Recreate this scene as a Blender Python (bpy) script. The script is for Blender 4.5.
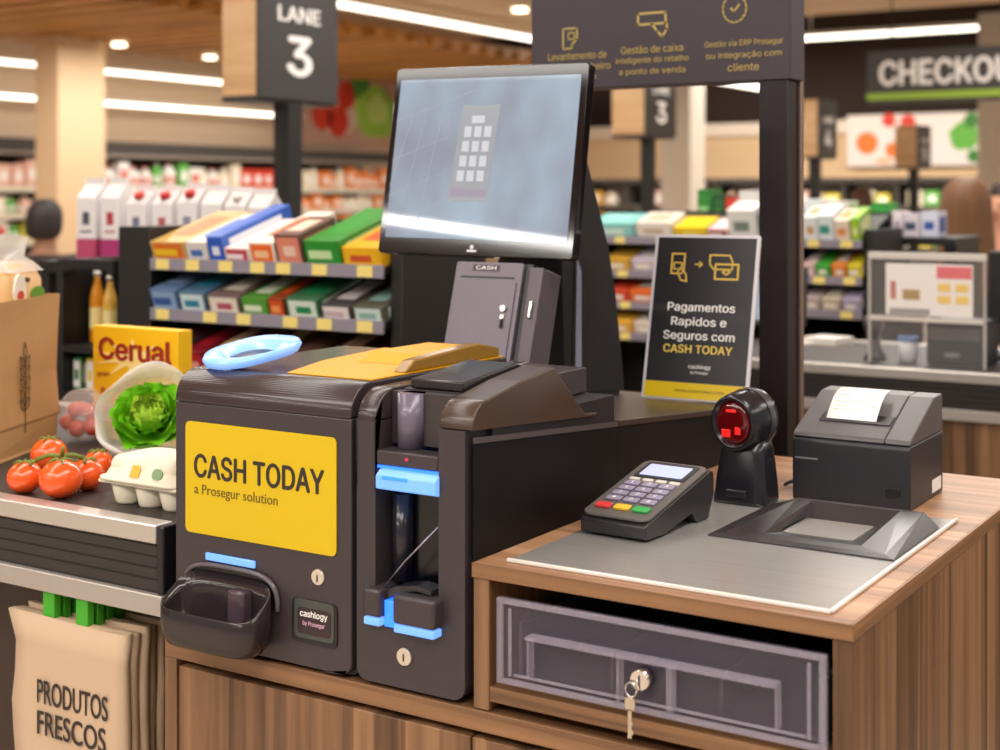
import bpy, bmesh, math, random
import numpy as np
from mathutils import Matrix, Vector, Euler, geometry
random.seed(7)
S = bpy.context.scene
for o in list(bpy.data.objects): bpy.data.objects.remove(o)
COL = S.collection
# ------------------------------------------------------------------ camera, world, lights, exposure
FPX, HZ, TH = 1423.0, 195.0, math.radians(32.3)
CAM = Vector((0.82968, -1.25698, 1.25))
cd = bpy.data.cameras.new('camera'); cam = bpy.data.objects.new('camera', cd); COL.objects.link(cam)
cam.location = CAM; cam.rotation_euler = (math.pi/2, 0, TH)
cd.sensor_width = 36; cd.lens = 36*FPX/1000; cd.shift_y = -(375-HZ)/1000
cd.clip_start = .05; cd.clip_end = 200
cd.dof.use_dof = True; cd.dof.focus_distance = 1.66; cd.dof.aperture_fstop = 4.9
S.camera = cam
S.view_settings.view_transform = 'Standard'; S.view_settings.look = 'None'
S.view_settings.exposure = 0.09; S.view_settings.gamma = 1; S.view_settings.use_curve_mapping = False
W = bpy.data.worlds.new('world'); S.world = W; W.use_nodes = True
W.node_tree.nodes['Background'].inputs[0].default_value = (1.0, .965, .92, 1); W.node_tree.nodes['Background'].inputs[1].default_value = .34
def area(name, loc, sx, sy, power, col=(1, .965, .91), rot=(0, 0, 0)):
    l = bpy.data.lights.new(name, 'AREA'); l.shape = 'RECTANGLE'; l.size = sx; l.size_y = sy; l.energy = power; l.color = col
    o = bpy.data.objects.new(name, l); COL.objects.link(o); o.location = loc; o.rotation_euler = rot; return o
area('ceiling_or_fill_lamp', (-1.6, .3, 3.25), .5, 5, 60)
area('ceiling_or_fill_lamp', (1.3, -1.6, 3.25), .8, 5, 120)
area('ceiling_or_fill_lamp', (-1.2, -3.2, 3.25), 5, .8, 130)  # fill added behind the camera to brighten the front faces
area('ceiling_or_fill_lamp', (4.0, 0.5, 3.25), .5, 6, 90)
area('ceiling_or_fill_lamp', (-5.0, 4, 3.25), .6, 8, 170)
area('ceiling_or_fill_lamp', (-1.0, 6, 3.25), .6, 8, 170)
area('ceiling_or_fill_lamp', (3.0, 7, 3.25), .6, 8, 150)
area('ceiling_or_fill_lamp', (-11.6, 9, 3.05), .6, 14, 460)  # unseen light under the canopy, powered to brighten the left wall
area('ceiling_or_fill_lamp', (-4.0, 18.2, 3.7), 14, .6, 620)  # added light, no fitting drawn, lifts the back wall and its shelves
area('ceiling_or_fill_lamp', (-4.96, -5.98, 3.25), 9, .2, 330, rot=(0, 0, math.radians(-22)))
# ------------------------------------------------------------------ helpers
F2 = Vector((-math.sin(TH), math.cos(TH), 0)); R2 = Vector((math.cos(TH), math.sin(TH), 0))
def P(px, py, D):                 # point of the place seen at a pixel at depth D
    v = CAM + D*F2 + (px-500)/FPX*D*R2; return Vector((v.x, v.y, CAM.z-(py-HZ)/FPX*D))
def Py(px, py, y):
    r = F2+(px-500)/FPX*R2; return P(px, py, (y-CAM.y)/r.y)
def Px(px, py, x):
    r = F2+(px-500)/FPX*R2; return P(px, py, (x-CAM.x)/r.x)
def lin(h):
    if isinstance(h, str): h = [int(h[i:i+2], 16)/255 for i in (0, 2, 4)]
    return tuple((c/12.92 if c <= .04045 else ((c+.055)/1.055)**2.4) for c in h)+(1,)
MATS = {}
def mat(n, col, rough=.5, metal=0, emit=0, ecol=None, alpha=1, spec=.5, coat=0, trans=0, bump=0, bs=200, var=0, vs=(5, 5, 5)):
    if n in MATS: return MATS[n]
    m = bpy.data.materials.new(n); m.use_nodes = True; nt = m.node_tree; b = nt.nodes['Principled BSDF']; MATS[n] = m
    c = lin(col); b.inputs['Base Color'].default_value = c; b.inputs['Roughness'].default_value = rough; b.inputs['Metallic'].default_value = metal
    b.inputs['Specular IOR Level'].default_value = spec; b.inputs['Coat Weight'].default_value = coat; b.inputs['Alpha'].default_value = alpha
    b.inputs['Transmission Weight'].default_value = trans
    if emit: b.inputs['Emission Color'].default_value = lin(ecol or col); b.inputs['Emission Strength'].default_value = emit
    if bump or var:
        tc = nt.nodes.new('ShaderNodeTexCoord'); nz = nt.nodes.new('ShaderNodeTexNoise')
        if bump:
            nz.inputs['Scale'].default_value = bs; bp = nt.nodes.new('ShaderNodeBump'); bp.inputs['Strength'].default_value = bump; bp.inputs['Distance'].default_value = .001
            nt.links.new(tc.outputs['Object'], nz.inputs['Vector']); nt.links.new(nz.outputs[0], bp.inputs['Height']); nt.links.new(bp.outputs[0], b.inputs['Normal'])
        if var:
            mp = nt.nodes.new('ShaderNodeMapping'); mp.inputs['Scale'].default_value = vs; n2 = nt.nodes.new('ShaderNodeTexNoise'); n2.inputs['Scale'].default_value = 1; n2.inputs['Detail'].default_value = 4
            hs = nt.nodes.new('ShaderNodeMix'); hs.data_type = 'RGBA'; hs.inputs[6].default_value = tuple(x*(1-var) for x in c[:3])+(1,); hs.inputs[7].default_value = tuple(min(1, x*(1+var)) for x in c[:3])+(1,)
            nt.links.new(tc.outputs['Object'], mp.inputs['Vector']); nt.links.new(mp.outputs[0], n2.inputs['Vector']); nt.links.new(n2.outputs[0], hs.inputs[0]); nt.links.new(hs.outputs[2], b.inputs['Base Color'])
    return m
def wood(n, stops, scale, band, rough=.45):
    m = bpy.data.materials.new(n); m.use_nodes = True; nt = m.node_tree; b = nt.nodes['Principled BSDF']; N = nt.nodes.new; L = nt.links.new
    tc = N('ShaderNodeTexCoord'); mp = N('ShaderNodeMapping'); mp.inputs['Scale'].default_value = scale; L(tc.outputs['Object'], mp.inputs['Vector'])
    a = N('ShaderNodeTexNoise'); a.inputs['Scale'].default_value = 1; a.inputs['Detail'].default_value = 5; a.inputs['Roughness'].default_value = .62; a.inputs['Distortion'].default_value = .25; L(mp.outputs[0], a.inputs['Vector'])
    mp2 = N('ShaderNodeMapping'); mp2.inputs['Scale'].default_value = band; L(tc.outputs['Object'], mp2.inputs['Vector'])
    v = N('ShaderNodeTexVoronoi'); v.feature = 'F1'; v.inputs['Scale'].default_value = 1; L(mp2.outputs[0], v.inputs['Vector'])
    sx = N('ShaderNodeSeparateColor'); L(v.outputs['Color'], sx.inputs[0])
    mx = N('ShaderNodeMath'); mx.operation = 'MULTIPLY_ADD'; L(sx.outputs[0], mx.inputs[0]); mx.inputs[1].default_value = .34; L(a.outputs[0], mx.inputs[2])
    sb = N('ShaderNodeMath'); sb.operation = 'SUBTRACT'; L(mx.outputs[0], sb.inputs[0]); sb.inputs[1].default_value = .17
    r = N('ShaderNodeValToRGB'); L(sb.outputs[0], r.inputs[0]); r.color_ramp.elements[0].position = .28; r.color_ramp.elements[1].position = .74
    r.color_ramp.elements[0].color = lin(stops[0]); r.color_ramp.elements[1].color = lin(stops[2]); e = r.color_ramp.elements.new(.5); e.color = lin(stops[1])
    L(r.outputs[0], b.inputs['Base Color']); b.inputs['Roughness'].default_value = rough; MATS[n] = m; return m
INV, LOCAL = {}, {}
def props(o, label=None, cat=None, group=None, kind=None):
    if label: o['label'] = label
    if cat: o['category'] = cat
    if group: o['group'] = group
    if kind: o['kind'] = kind
    return o
def thing(name, label, cat, loc=(0, 0, 0), rot=(0, 0, 0), group=None, local=False, kind=None, place=None, size=1.0):   # parts are drawn around loc; place and size scale the finished thing about the camera
    o = bpy.data.objects.new(name, None); COL.objects.link(o); o.empty_display_size = .05
    o.location = loc; o.rotation_euler = rot
    M = Matrix.Translation(Vector(loc)) @ Euler(rot).to_matrix().to_4x4()
    INV[o] = Matrix.Identity(4) if local else M.inverted()
    if place: INV[o] = Matrix.Scale(size, 4) @ INV[o]; o.location = place
    return props(o, label, cat, group, kind)
def finish(name, me, parent):
    o = bpy.data.objects.new(name, me); COL.objects.link(o)
    if parent is not None:
        o.parent = parent; me.transform(INV[parent]); INV[o] = INV[parent]
    else:
        xs = [v.co for v in me.vertices]
        b = Vector(((min(v.x for v in xs)+max(v.x for v in xs))/2, (min(v.y for v in xs)+max(v.y for v in xs))/2, min(v.z for v in xs)))
        me.transform(Matrix.Translation(-b)); o.location = b; INV[o] = Matrix.Translation(b).inverted()
    return o
class G:
    def __init__(s): s.bm = bmesh.new()
    def _mi(s, fs, mi, sm=False):
        for f in fs: f.material_index = mi; f.smooth = sm
    def box(s, x0, x1, y0, y1, z0, z1, bev=0, mi=0, seg=2):
        return s.prism([(x0, y0), (x1, y0), (x1, y1), (x0, y1)], 'z', z0, z1, bev, mi, seg)
    def prism(s, pts, ax, a, b, bev=0, mi=0, seg=2, sm=False):
        def v(p, t): return {'z': (p[0], p[1], t), 'x': (t, p[0], p[1]), 'y': (p[0], t, p[1])}[ax]
        bm = s.bm; A = [bm.verts.new(v(p, a)) for p in pts]; B = [bm.verts.new(v(p, b)) for p in pts]; n = len(pts)
        fs = [bm.faces.new(A), bm.faces.new(B)]+[bm.faces.new((A[i], A[(i+1) % n], B[(i+1) % n], B[i])) for i in range(n)]
        bmesh.ops.recalc_face_normals(bm, faces=fs)
        s._mi(fs, mi)
        if sm:
            for f in fs[2:]: f.smooth = True
        if bev:
            es = list({e for f in fs for e in f.edges if not sm or f in fs[:2]})
            r = bmesh.ops.bevel(bm, geom=es, offset=bev, segments=seg, affect='EDGES', profile=.5)
            s._mi(r['faces'], mi, True)
        return s
    def rings(s, rs, cap=True, mi=0, sm=True, closed=False):
        bm = s.bm; R = [[bm.verts.new(p) for p in r] for r in rs]; n = len(R[0]); fs = []
        m = len(R)
        for i in range(m if closed else m-1):
            for j in range(n):
                fs.append(bm.faces.new((R[i][j], R[i][(j+1) % n], R[(i+1) % m][(j+1) % n], R[(i+1) % m][j])))
        s._mi(fs, mi, sm)
        if cap and not closed:
            c = [bm.faces.new(R[0][::-1]), bm.faces.new(R[-1])]; s._mi(c, mi); fs += c
        bmesh.ops.recalc_face_normals(bm, faces=fs)
        return s
    def cyl(s, p0, p1, r0, r1=None, seg=24, mi=0, cap=True):
        p0, p1 = Vector(p0), Vector(p1); r1 = r0 if r1 is None else r1; d = (p1-p0).normalized()
        u = d.orthogonal().normalized(); w = d.cross(u)
        def ring(p, r): return [p+r*(math.cos(t)*u+math.sin(t)*w) for t in [2*math.pi*i/seg for i in range(seg)]]
        return s.rings([ring(p0, r0), ring(p1, r1)], cap, mi)
    def tube(s, pts, r, seg=8, mi=0):
        pts = [Vector(p) for p in pts]; rs = []; u = None
        for i, p in enumerate(pts):
            d = (pts[min(i+1, len(pts)-1)]-pts[max(i-1, 0)]).normalized()
            u = d.orthogonal().normalized() if u is None else (u-d*u.dot(d)).normalized(); w = d.cross(u)
            rr = r[i] if isinstance(r, (list, tuple)) else r
            rs.append([p+rr*(math.cos(2*math.pi*k/seg)*u+math.sin(2*math.pi*k/seg)*w) for k in range(seg)])
        return s.rings(rs, True, mi)
    def lathe(s, prof, c=(0, 0, 0), seg=32, mi=0, sx=1, sy=1, cap=True):
        c = Vector(c)
        return s.rings([[c+Vector((r*sx*math.cos(2*math.pi*k/seg), r*sy*math.sin(2*math.pi*k/seg), z)) for k in range(seg)] for r, z in prof], cap, mi)
    def ell(s, c, r, seg=20, mi=0, noise=0):
        n = seg//2; k = random.random()*9
        prof = [(max(math.sin(math.pi*i/n), .02), -math.cos(math.pi*i/n)) for i in range(n+1)]
        c = Vector(c); rs = []
        for i, (q, z) in enumerate(prof):
            rs.append([c+Vector((r[0]*q*math.cos(t), r[1]*q*math.sin(t), r[2]*z))*(1+noise*math.sin(3*t+k+z*4)*math.cos(2*z+k)) for t in [2*math.pi*j/seg for j in range(seg)]])
        return s.rings(rs, True, mi)
    def quad(s, *p, mi=0):
        f = s.bm.faces.new([s.bm.verts.new(q) for q in p]); f.material_index = mi; return s
    def band(s, pts, w, y=0, t=.0006, mi=0, closed=False):       # flat line drawing in a local XZ plane
        n = len(pts)
        for i in range(n if closed else n-1):
            a, b = Vector(pts[i]), Vector(pts[(i+1) % n]); d = (b-a)
            if d.length < 1e-6: continue
            d.normalize(); q = Vector((-d.y, d.x))*w/2; a = a-d*w*.35; b = b+d*w*.35
            s.prism([tuple(a+q), tuple(a-q), tuple(b-q), tuple(b+q)], 'y', y-t, y, 0, mi)
        return s
    def out(s, name, mats, parent=None, M=None, smooth=None):
        me = bpy.data.meshes.new(name); 
        if M is not None: bmesh.ops.transform(s.bm, matrix=M, verts=s.bm.verts)
        s.bm.to_mesh(me); s.bm.free()
        for m in (mats if isinstance(mats, (list, tuple)) else [mats]): me.materials.append(m)
        return finish(name, me, parent)
def rrect(cx, cy, w, h, r, n=5):
    pts = []
    for sx, sy, a0 in ((1, 1, 0), (-1, 1, 90), (-1, -1, 180), (1, -1, 270)):
        for i in range(n+1):
            a = math.radians(a0+90*i/n); pts.append((cx+sx*(w/2-r)+r*math.cos(a), cy+sy*(h/2-r)+r*math.sin(a)))
    return pts
try:
    SANS = bpy.data.fonts.load(bpy.utils.resource_path('LOCAL')+'/datafiles/fonts/Inter.woff2')      # Blender's own interface font
except Exception:
    SANS = None
def fill_outline(ol):                 # letter outlines -> faces, kept where the winding number is not zero
    V = np.array([v.co[:2] for v in ol.vertices]); E = [tuple(e.vertices) for e in ol.edges]
    nxt = {}
    for a, b in E: nxt.setdefault(a, []).append(b); nxt.setdefault(b, []).append(a)
    seen, loops = set(), []
    for v0 in range(len(V)):
        if v0 in seen or v0 not in nxt: continue
        lp = [v0]; seen.add(v0); c = v0+1 if v0+1 in nxt[v0] else nxt[v0][0]
        while c not in seen:
            lp.append(c); seen.add(c); q = [k for k in nxt[c] if k not in seen]
            if not q: break
            c = q[0]
        if len(lp) > 2: loops.append(lp)
    vs, es, fs = geometry.delaunay_2d_cdt([Vector(p) for p in V], [(lp[i], lp[(i+1) % len(lp)]) for lp in loops for i in range(len(lp))], [], 0, 1e-6)[:3]
    vs = np.array([v[:] for v in vs]); T = np.array([f[:3] for f in fs]); cen = vs[T].mean(1); wn = np.zeros(len(T), int)
    for lp in loops:
        A = V[lp]; B = np.roll(A, -1, 0); x, y = cen[:, 0:1], cen[:, 1:2]
        cr = (B[:, 0]-A[:, 0])*(y-A[:, 1])-(x-A[:, 0])*(B[:, 1]-A[:, 1])
        wn += ((A[:, 1] <= y) & (B[:, 1] > y) & (cr > 0)).sum(1)-((A[:, 1] > y) & (B[:, 1] <= y) & (cr < 0)).sum(1)
    me = bpy.data.meshes.new('lettering'); me.from_pydata([(p[0], p[1], 0) for p in vs], [], [tuple(int(i) for i in t) for t, w in zip(T, wn) if w]); 
    bm = bmesh.new(); bm.from_mesh(me); bmesh.ops.delete(bm, geom=[v for v in bm.verts if not v.link_faces], context='VERTS')
    for f in bm.faces:
        if f.normal.z < 0: f.normal_flip()
    bm.to_mesh(me); bm.free(); return me
def txt(parent, name, string, org, width=None, height=None, mat_=None, xd=(1, 0, 0), ud=(0, 0, 1), bold=0, align='L', sp=1.0, depth=.0005, lines=1.0, sans=True):
    c = bpy.data.curves.new('lettering', 'FONT'); c.body = string; c.size = 1; c.space_character = sp; c.space_line = lines
    if SANS and sans: c.font = SANS
    c.align_x = {'L': 'LEFT', 'C': 'CENTER', 'R': 'RIGHT'}[align]; c.resolution_u = 4; c.fill_mode = 'NONE'
    t = bpy.data.objects.new('lettering', c); COL.objects.link(t); bpy.context.view_layer.update()
    ol = bpy.data.meshes.new_from_object(t.evaluated_get(bpy.context.evaluated_depsgraph_get())); bpy.data.objects.remove(t)
    me = fill_outline(ol)
    xs = [v.co.x for v in me.vertices]; ys = [v.co.y for v in me.vertices]; w, h = max(xs)-min(xs), max(ys)-min(ys)
    sx = width/w if width else None; sy = height/h if height else sx; sx = sx or sy
    ox = {'L': min(xs), 'C': (max(xs)+min(xs))/2, 'R': max(xs)}[align]; oy = min(ys)
    X, U = Vector(xd).normalized(), Vector(ud).normalized(); N = X.cross(U); O = Vector(org)
    for v in me.vertices: v.co = O+X*((v.co.x-ox)*sx)+U*((v.co.y-oy)*sy)+N*depth
    bm = bmesh.new(); bm.from_mesh(me)
    if bold:                                  # heavier strokes: neighbouring copies of the flat letters
        g0 = bm.faces[:]
        for k, (dx, dy) in enumerate(((bold, 0), (-bold, 0), (0, bold*.7), (0, -bold*.7))):
            q = bmesh.ops.duplicate(bm, geom=g0); bmesh.ops.translate(bm, vec=X*dx*sx+U*dy*sy+N*depth*.04*(k+1), verts=[v for v in q['geom'] if isinstance(v, bmesh.types.BMVert)])
    r = bmesh.ops.extrude_face_region(bm, geom=bm.faces[:]); bmesh.ops.translate(bm, vec=-N*depth*.9, verts=[g for g in r['geom'] if isinstance(g, bmesh.types.BMVert)])
    bm.to_mesh(me); bm.free(); me.materials.clear(); me.materials.append(mat_)
    return finish(name, me, parent)
def copy_tree(o, parent=None):
    c = o.copy(); COL.objects.link(c); c.parent = parent
    INV[c] = INV.get(o)
    for ch in list(o.children): copy_tree(ch, c)
    return c
def struct(g, name, m): return props(g.out(name, m), kind='structure')
# ------------------------------------------------------------------ materials
WV = wood('walnut_vertical', ('49321f', '735238', '97714f'), (34, 34, 1.1), (26, 26, .15))
WT = wood('walnut_top', ('7d5a41', '9f7656', 'ba8f6c'), (1.2, 40, 40), (.3, 22, 22))
WE = wood('walnut_edge', ('5c402b', '7d5a3c', '946c49'), (1.5, 60, 60), (.4, 40, 40))
WL = wood('light_oak', ('c49a6c', 'd8b083', 'e3c196'), (1.5, 1.5, 14), (.5, .5, 6), .6)
CH = mat('charcoal_plastic', '3a3235', .38, bump=.15, bs=1500)
CHD = mat('charcoal_dark', '231f22', .4)
BLK = mat('black_plastic', '17151a', .35)
BLKM = mat('black_matte', '131011', .6)
DKB = mat('dark_brown_metal', '1e1517', .35, spec=.4)
YEL = mat('yellow_panel', 'd4b400', .4)
YEL2 = mat('gold_panel', 'd99c00', .45, spec=.3)
WHT = mat('white_print', 'f4f0ec', .5)
GRYT = mat('grey_print', '6b5a2a', .5)
DARKP = mat('dark_print', '2b2320', .5)
STEEL = mat('brushed_steel', 'b6b3b0', .2, .5, var=.12, vs=(3, 120, 3))
ALU = mat('aluminium', 'cfc9c2', .38, .75)
CHROME = mat('chrome', 'd8d4d0', .14, 1)
LED = mat('blue_led', '2f7dff', .3, emit=1.3, ecol='2a70ff')
LEDW = mat('white_blue_led', '4f86dc', .3, emit=.72, ecol='86b8ff')
GREYM = mat('grey_metal', '6d6670', .42, .3, var=.08, vs=(30, 30, 30))
BELT = mat('belt_rubber', '332b2a', .5, var=.1, vs=(40, 40, 40))
STRIP = mat('lamp_strip', 'fff8ea', .5, emit=3.2, ecol='fff6e4')
# ------------------------------------------------------------------ setting
XW, YB = -14.6, 21.0
struct(G().box(-16, 8, -10, 24, -.06, 0), 'floor', mat('floor_tile', 'b9a896', .35, var=.05))
struct(G().box(XW-.2, XW, -10, 24, 0, 3.42), 'wall_left', mat('left_wall_paint', 'c9ae92', .7))
g = G(); g.box(XW, 8, YB, YB+.2, 0, 2.42); struct(g, 'wall_back', mat('back_wall_paint', 'd8b58a', .7))
struct(G().box(XW, 8, YB+.3, YB+.5, 0, 4.6), 'wall_void', mat('void_paint', '33231a', .85))
struct(G().box(-16, 8, -10, 15.3, 3.42, 3.5), 'ceiling', mat('ceiling_paint', 'c7ab8c', .8))
struct(G().box(-16, 8, 15.3, 24, 4.5, 4.6), 'ceiling_void', MATS['void_paint'])
struct(G().box(-16, 8, 15.22, 15.3, 3.5, 4.5), 'trim_void', MATS['void_paint'])
struct(G().box(XW, 8, YB-.06, YB, 2.24, 2.45), 'trim_back', mat('cornice_paint', 'e6d3be', .7))
g = G(); y = -3.0
while y < 20: g.box(-13.7, -9.7, y, y+.22, 3.16, 3.28); y += .42
g.box(-13.7, -13.6, -3, 20, 3.28, 3.34); g.box(-9.9, -9.8, -3, 20, 3.28, 3.34)
struct(g, 'trim_slat_canopy', wood('canopy_wood', ('946226', 'ae7733', 'c48c42'), (1.2, 9, 9), (.5, 5, 5), .6))
a, b = P(58, 150, 17), Px(105, 150, P(58, 150, 17).x)
struct(G().box(a.x-.40, a.x, a.y, b.y, 0, 3.155), 'column_left', mat('column_tan', 'c8a985', .7))
a = P(690, 150, 20); struct(G().box(a.x-.45, a.x, a.y, a.y+.5, 0, 3.42), 'column_middle', mat('column_white', 'd6cabb', .7))
a = P(978, 150, 17); struct(G().box(a.x, a.x+.5, a.y, a.y+.4, 0, 3.42), 'column_right', MATS['column_white'])
def lamp(p0, p1, ax, label, wd=.08):
    t = thing('strip_lamp', label, 'ceiling light', ((p0.x+p1.x)/2, (p0.y+p1.y)/2, (p0.z+p1.z)/2), group='ceiling strip lights')
    for nm, m, dz0, dz1, w in (('diffuser', STRIP, -.02, .03, wd), ('housing', mat('lamp_housing', 'd8cfc2', .5), .03, .08, wd*1.1)):
        g = G()
        if ax == 'y': g.box(p0.x-w/2, p0.x+w/2, p0.y, p1.y, p0.z+dz0, p0.z+dz1)
        else: g.box(p0.x, p1.x, p0.y-w/2, p0.y+w/2, p0.z+dz0, p0.z+dz1)
        g.out(nm, m, t)
    for f in (.12, .88):
        q = p0.lerp(p1, f); G().cyl((q.x, q.y, p0.z+.0805), (q.x, q.y, 3.42 if q.y < 15.2 else 4.5), .012, seg=8).out('hanger', MATS['lamp_housing'], t)
def lampy(px0, px1, py, pxm, D, label):
    m = P(pxm, py, D); a, b = Px(px0, py, m.x), Px(px1, py, m.x); a.z = b.z = m.z; lamp(a, b, 'y', label)
lampy(-60, 272, 77, 160, 20.4, 'long white strip light along the left wall, upper of the pair behind the tan column')
lampy(-60, 300, 109, 180, 20.6, 'white strip light low above the far wall shelves, lower of the pair')
lampy(300, 560, 21, 430, 16.3, 'bright strip light slanting down behind the dark information banner toward the screen top')
lampy(640, 775, 83, 727, 19.5, 'short bright strip light seen under the banner beside the dark post')
m = P(900, 33, 17.6); a, b = Py(780, 33, m.y), Py(1060, 33, m.y); a.z = b.z = m.z; lamp(a, b, 'x', 'level strip light above the hanging checkout sign', .1)
for px, py, lb in ((119, 42, 'round glowing downlight in the wood slat canopy beside the tan column'), (210, 55, 'round glowing downlight in the slat canopy beside the wood lane sign'), (520, 7, 'round glowing downlight in the ceiling at the banner edge')):
    D = (1.9 if px < 500 else 2.12)*FPX/(HZ-py); p = P(px, py, D); t = thing('downlight', lb, 'ceiling light', p, group='ceiling downlights')
    G().cyl(p, p+Vector((0, 0, -.05)), .07, .09).out('lens', mat('spot_glow', 'fff4dd', .5, emit=5, ecol='ffeccb'), t)
    G().lathe([(.09, 0), (.115, -.02), (.115, .08), (.09, .08)], p, 20, cap=False).out('ring', mat('lamp_ring', 'e8ddc8', .5), t)
# ------------------------------------------------------------------ checkout counter (walnut)
t = thing('checkout_cabinet', 'walnut cabinet with striped grain doors under the cash machine and drawer counter', 'cabinet', (-.02, .4, 0))
g = G(); g.box(-.452, .3905, .0, .80, .684, .706, .001); g.out('worktop', WE, t)
G().box(-.449, .39, .05, .80, .0, .08).out('plinth', BLKM, t)
G().box(-.452, -.432, .0, .80, .08, .684, .001).out('side_panel', WV, t)
G().box(-.432, .39, .022, .79, .08, .684).out('carcass', mat('cabinet_inside', '1a1411', .7), t)
G().box(-.429, -.0035, .001, .02, .09, .676, .0012).out('door', WV, t)
G().box(-.0005, .388, .001, .02, .09, .676, .0012).out('door', WV, t)
t = thing('drawer_counter', 'walnut counter box holding the clear cash drawer, printer and card reader on top', 'counter', (.2, .4, 0))
g = G(); g.box(.0005, .4105, .001, .756, .846, .8616, .001); g.out('worktop', WT, t)
G().box(.0, .4125, -.0005, .0008, .8462, .8614).out('front_edge_band', WE, t)
G().box(.4107, .4125, .001, .756, .8462, .8614).out('side_edge_band', wood('walnut_edge_side', ('5c402b', '7d5a3c', '946c49'), (60, 1.5, 60), (40, .4, 40)), t)
G().box(.0005, .02, .002, .75, .707, .8455, .001).out('side_panel', WV, t)
G().box(.3925, .4115, .002, .753, .0, .8455, .001).out('side_panel', WV, t)
G().box(.0205, .392, .002, .79, .717, .733, .001).out('drawer_shelf', WE, t)
G().box(.0205, .392, .5, .51, .735, .8455).out('back_panel', mat('niche_inside', '120e0c', .7), t)
# clear drawer
CLR = mat('clear_plastic', '6f687a', .1, alpha=.2, spec=.8)
CLR2 = mat('clear_plastic_edge', 'b9b2c4', .12, alpha=.25, spec=.8)
X0, X1, Z0, Z1 = .034, .389, .742, .831
TGY = mat('tray_grey', '39343c', .5)
g = G(); g.box(X0+.012, X1-.012, .02, .45, .7415, .7455); g.box(X0+.012, X1-.012, .446, .45, .7455, .80)
for xx in (X0+.012, X1-.016): g.box(xx, xx+.004, .02, .446, .7455, .80)
dw = props(g.out('drawer', TGY, t), 'clear plastic fronted cash drawer')
for xx in (.15, .27): G().box(xx, xx+.003, .03, .445, .7457, .785).out('divider', TGY, dw)
G().box(X0, X1, -.001, .004, Z0, Z1, .0015).out('front_panel', CLR, dw)
g = G(); g.box(X0, X0+.007, -.006, -.0015, Z0, Z1, .001); g.box(X1-.007, X1, -.006, -.0015, Z0, Z1, .001); g.box(X0+.007, X1-.007, -.006, -.0015, Z1-.006, Z1, .001); g.box(X0+.007, X1-.007, -.006, -.0015, Z0, Z0+.006, .001)
g.box(X0+.013, X0+.017, -.004, -.0015, Z0+.008, Z1-.01, .0008); g.box(X1-.019, X1-.015, -.004, -.0015, Z0+.008, Z1-.01, .0008); g.box(X0+.02, X1-.02, -.004, -.0015, Z0+.009, Z0+.012, .0008)
g.out('front_frame', CLR2, dw)
g = G(); g.box(.075, .345, -.018, -.0015, .796, .7995, .0008); g.box(.075, .0775, -.012, -.0015, .756, .796); g.box(.3425, .345, -.012, -.0015, .756, .796)
g.box(.178, .181, -.012, -.0015, .752, .796); g.box(.232, .238, -.012, -.0015, .752, .796); g.out('pull_handle', CLR2, dw)
g = G(); g.cyl((.205, -.0015, .778), (.205, -.016, .778), .0105, .0095, 24); g.box(.2042, .2058, -.0168, -.0158, .773, .783, 0, 1); props(g.out('lock', [CHROME, DARKP], dw), 'chrome lock')
t = thing('drawer_key', 'small silver key on a ring hanging at the clear drawer lock', 'key', (.198, -.02, .73))
pts = [(.198+.006*math.cos(a), -.0195, .769+.007*math.sin(a)) for a in [2*math.pi*i/20 for i in range(21)]]
G().tube(pts, .0009, 6).out('key_ring', CHROME, t)
G().prism(rrect(.1975, .7555, .011, .013, .004), 'y', -.021, -.0195).out('key_bow', mat('nickel', 'c9c0b0', .25, 1), t)
g = G(); g.box(.1953, .1995, -.021, -.0195, .722, .750); g.box(.1995, .2012, -.021, -.0195, .726, .73); g.box(.1995, .2008, -.021, -.0195, .735, .738); g.out('key_blade', MATS['nickel'], t)
# steel plate
t = thing('steel_plate', 'brushed steel sheet with pale lip lying on the walnut counter', 'plate', (.19, .28, .85), place=(.2086, .2354, .8616), size=.971)
G().box(.009, .369, .061, .512, .8503, .8525).out('sheet', STEEL, t)
g = G(); g.box(.007, .371, .057, .061, .8503, .8545, .001); g.box(.369, .373, .0612, .514, .8503, .8545, .001); g.out('lip', mat('plate_lip', 'e9e4de', .3, .2), t)
# change tray
CT = mat('tray_black', '2f2b2d', .3)
t = thing('change_tray', 'low black plastic change tray with sunken basin in front of the printer', 'tray', (.26, .36, .8525), place=(.2765, .3131, .864), size=.971)
def rect(x0, x1, y0, y1, z): return [Vector((x0, y0, z)), Vector((x1, y0, z)), Vector((x1, y1, z)), Vector((x0, y1, z))]
G().rings([rect(.148, .366, .275, .455, .8526), rect(.148, .366, .275, .455, .8545), [Vector(v) for v in ((.166, .284, .857), (.354, .284, .857), (.352, .442, .873), (.196, .442, .873))], [Vector(v) for v in ((.206, .305, .8572), (.32, .305, .8572), (.326, .434, .8726), (.216, .434, .8726))], rect(.216, .305, .325, .415, .8552)], True, 0, False).out('dish', CT, t)
G().prism(rrect(.2605, .37, .084, .084, .006), 'z', .8554, .856).out('basin_floor', mat('tray_floor_shine', '9a9692', .25, .3), t)
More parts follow.
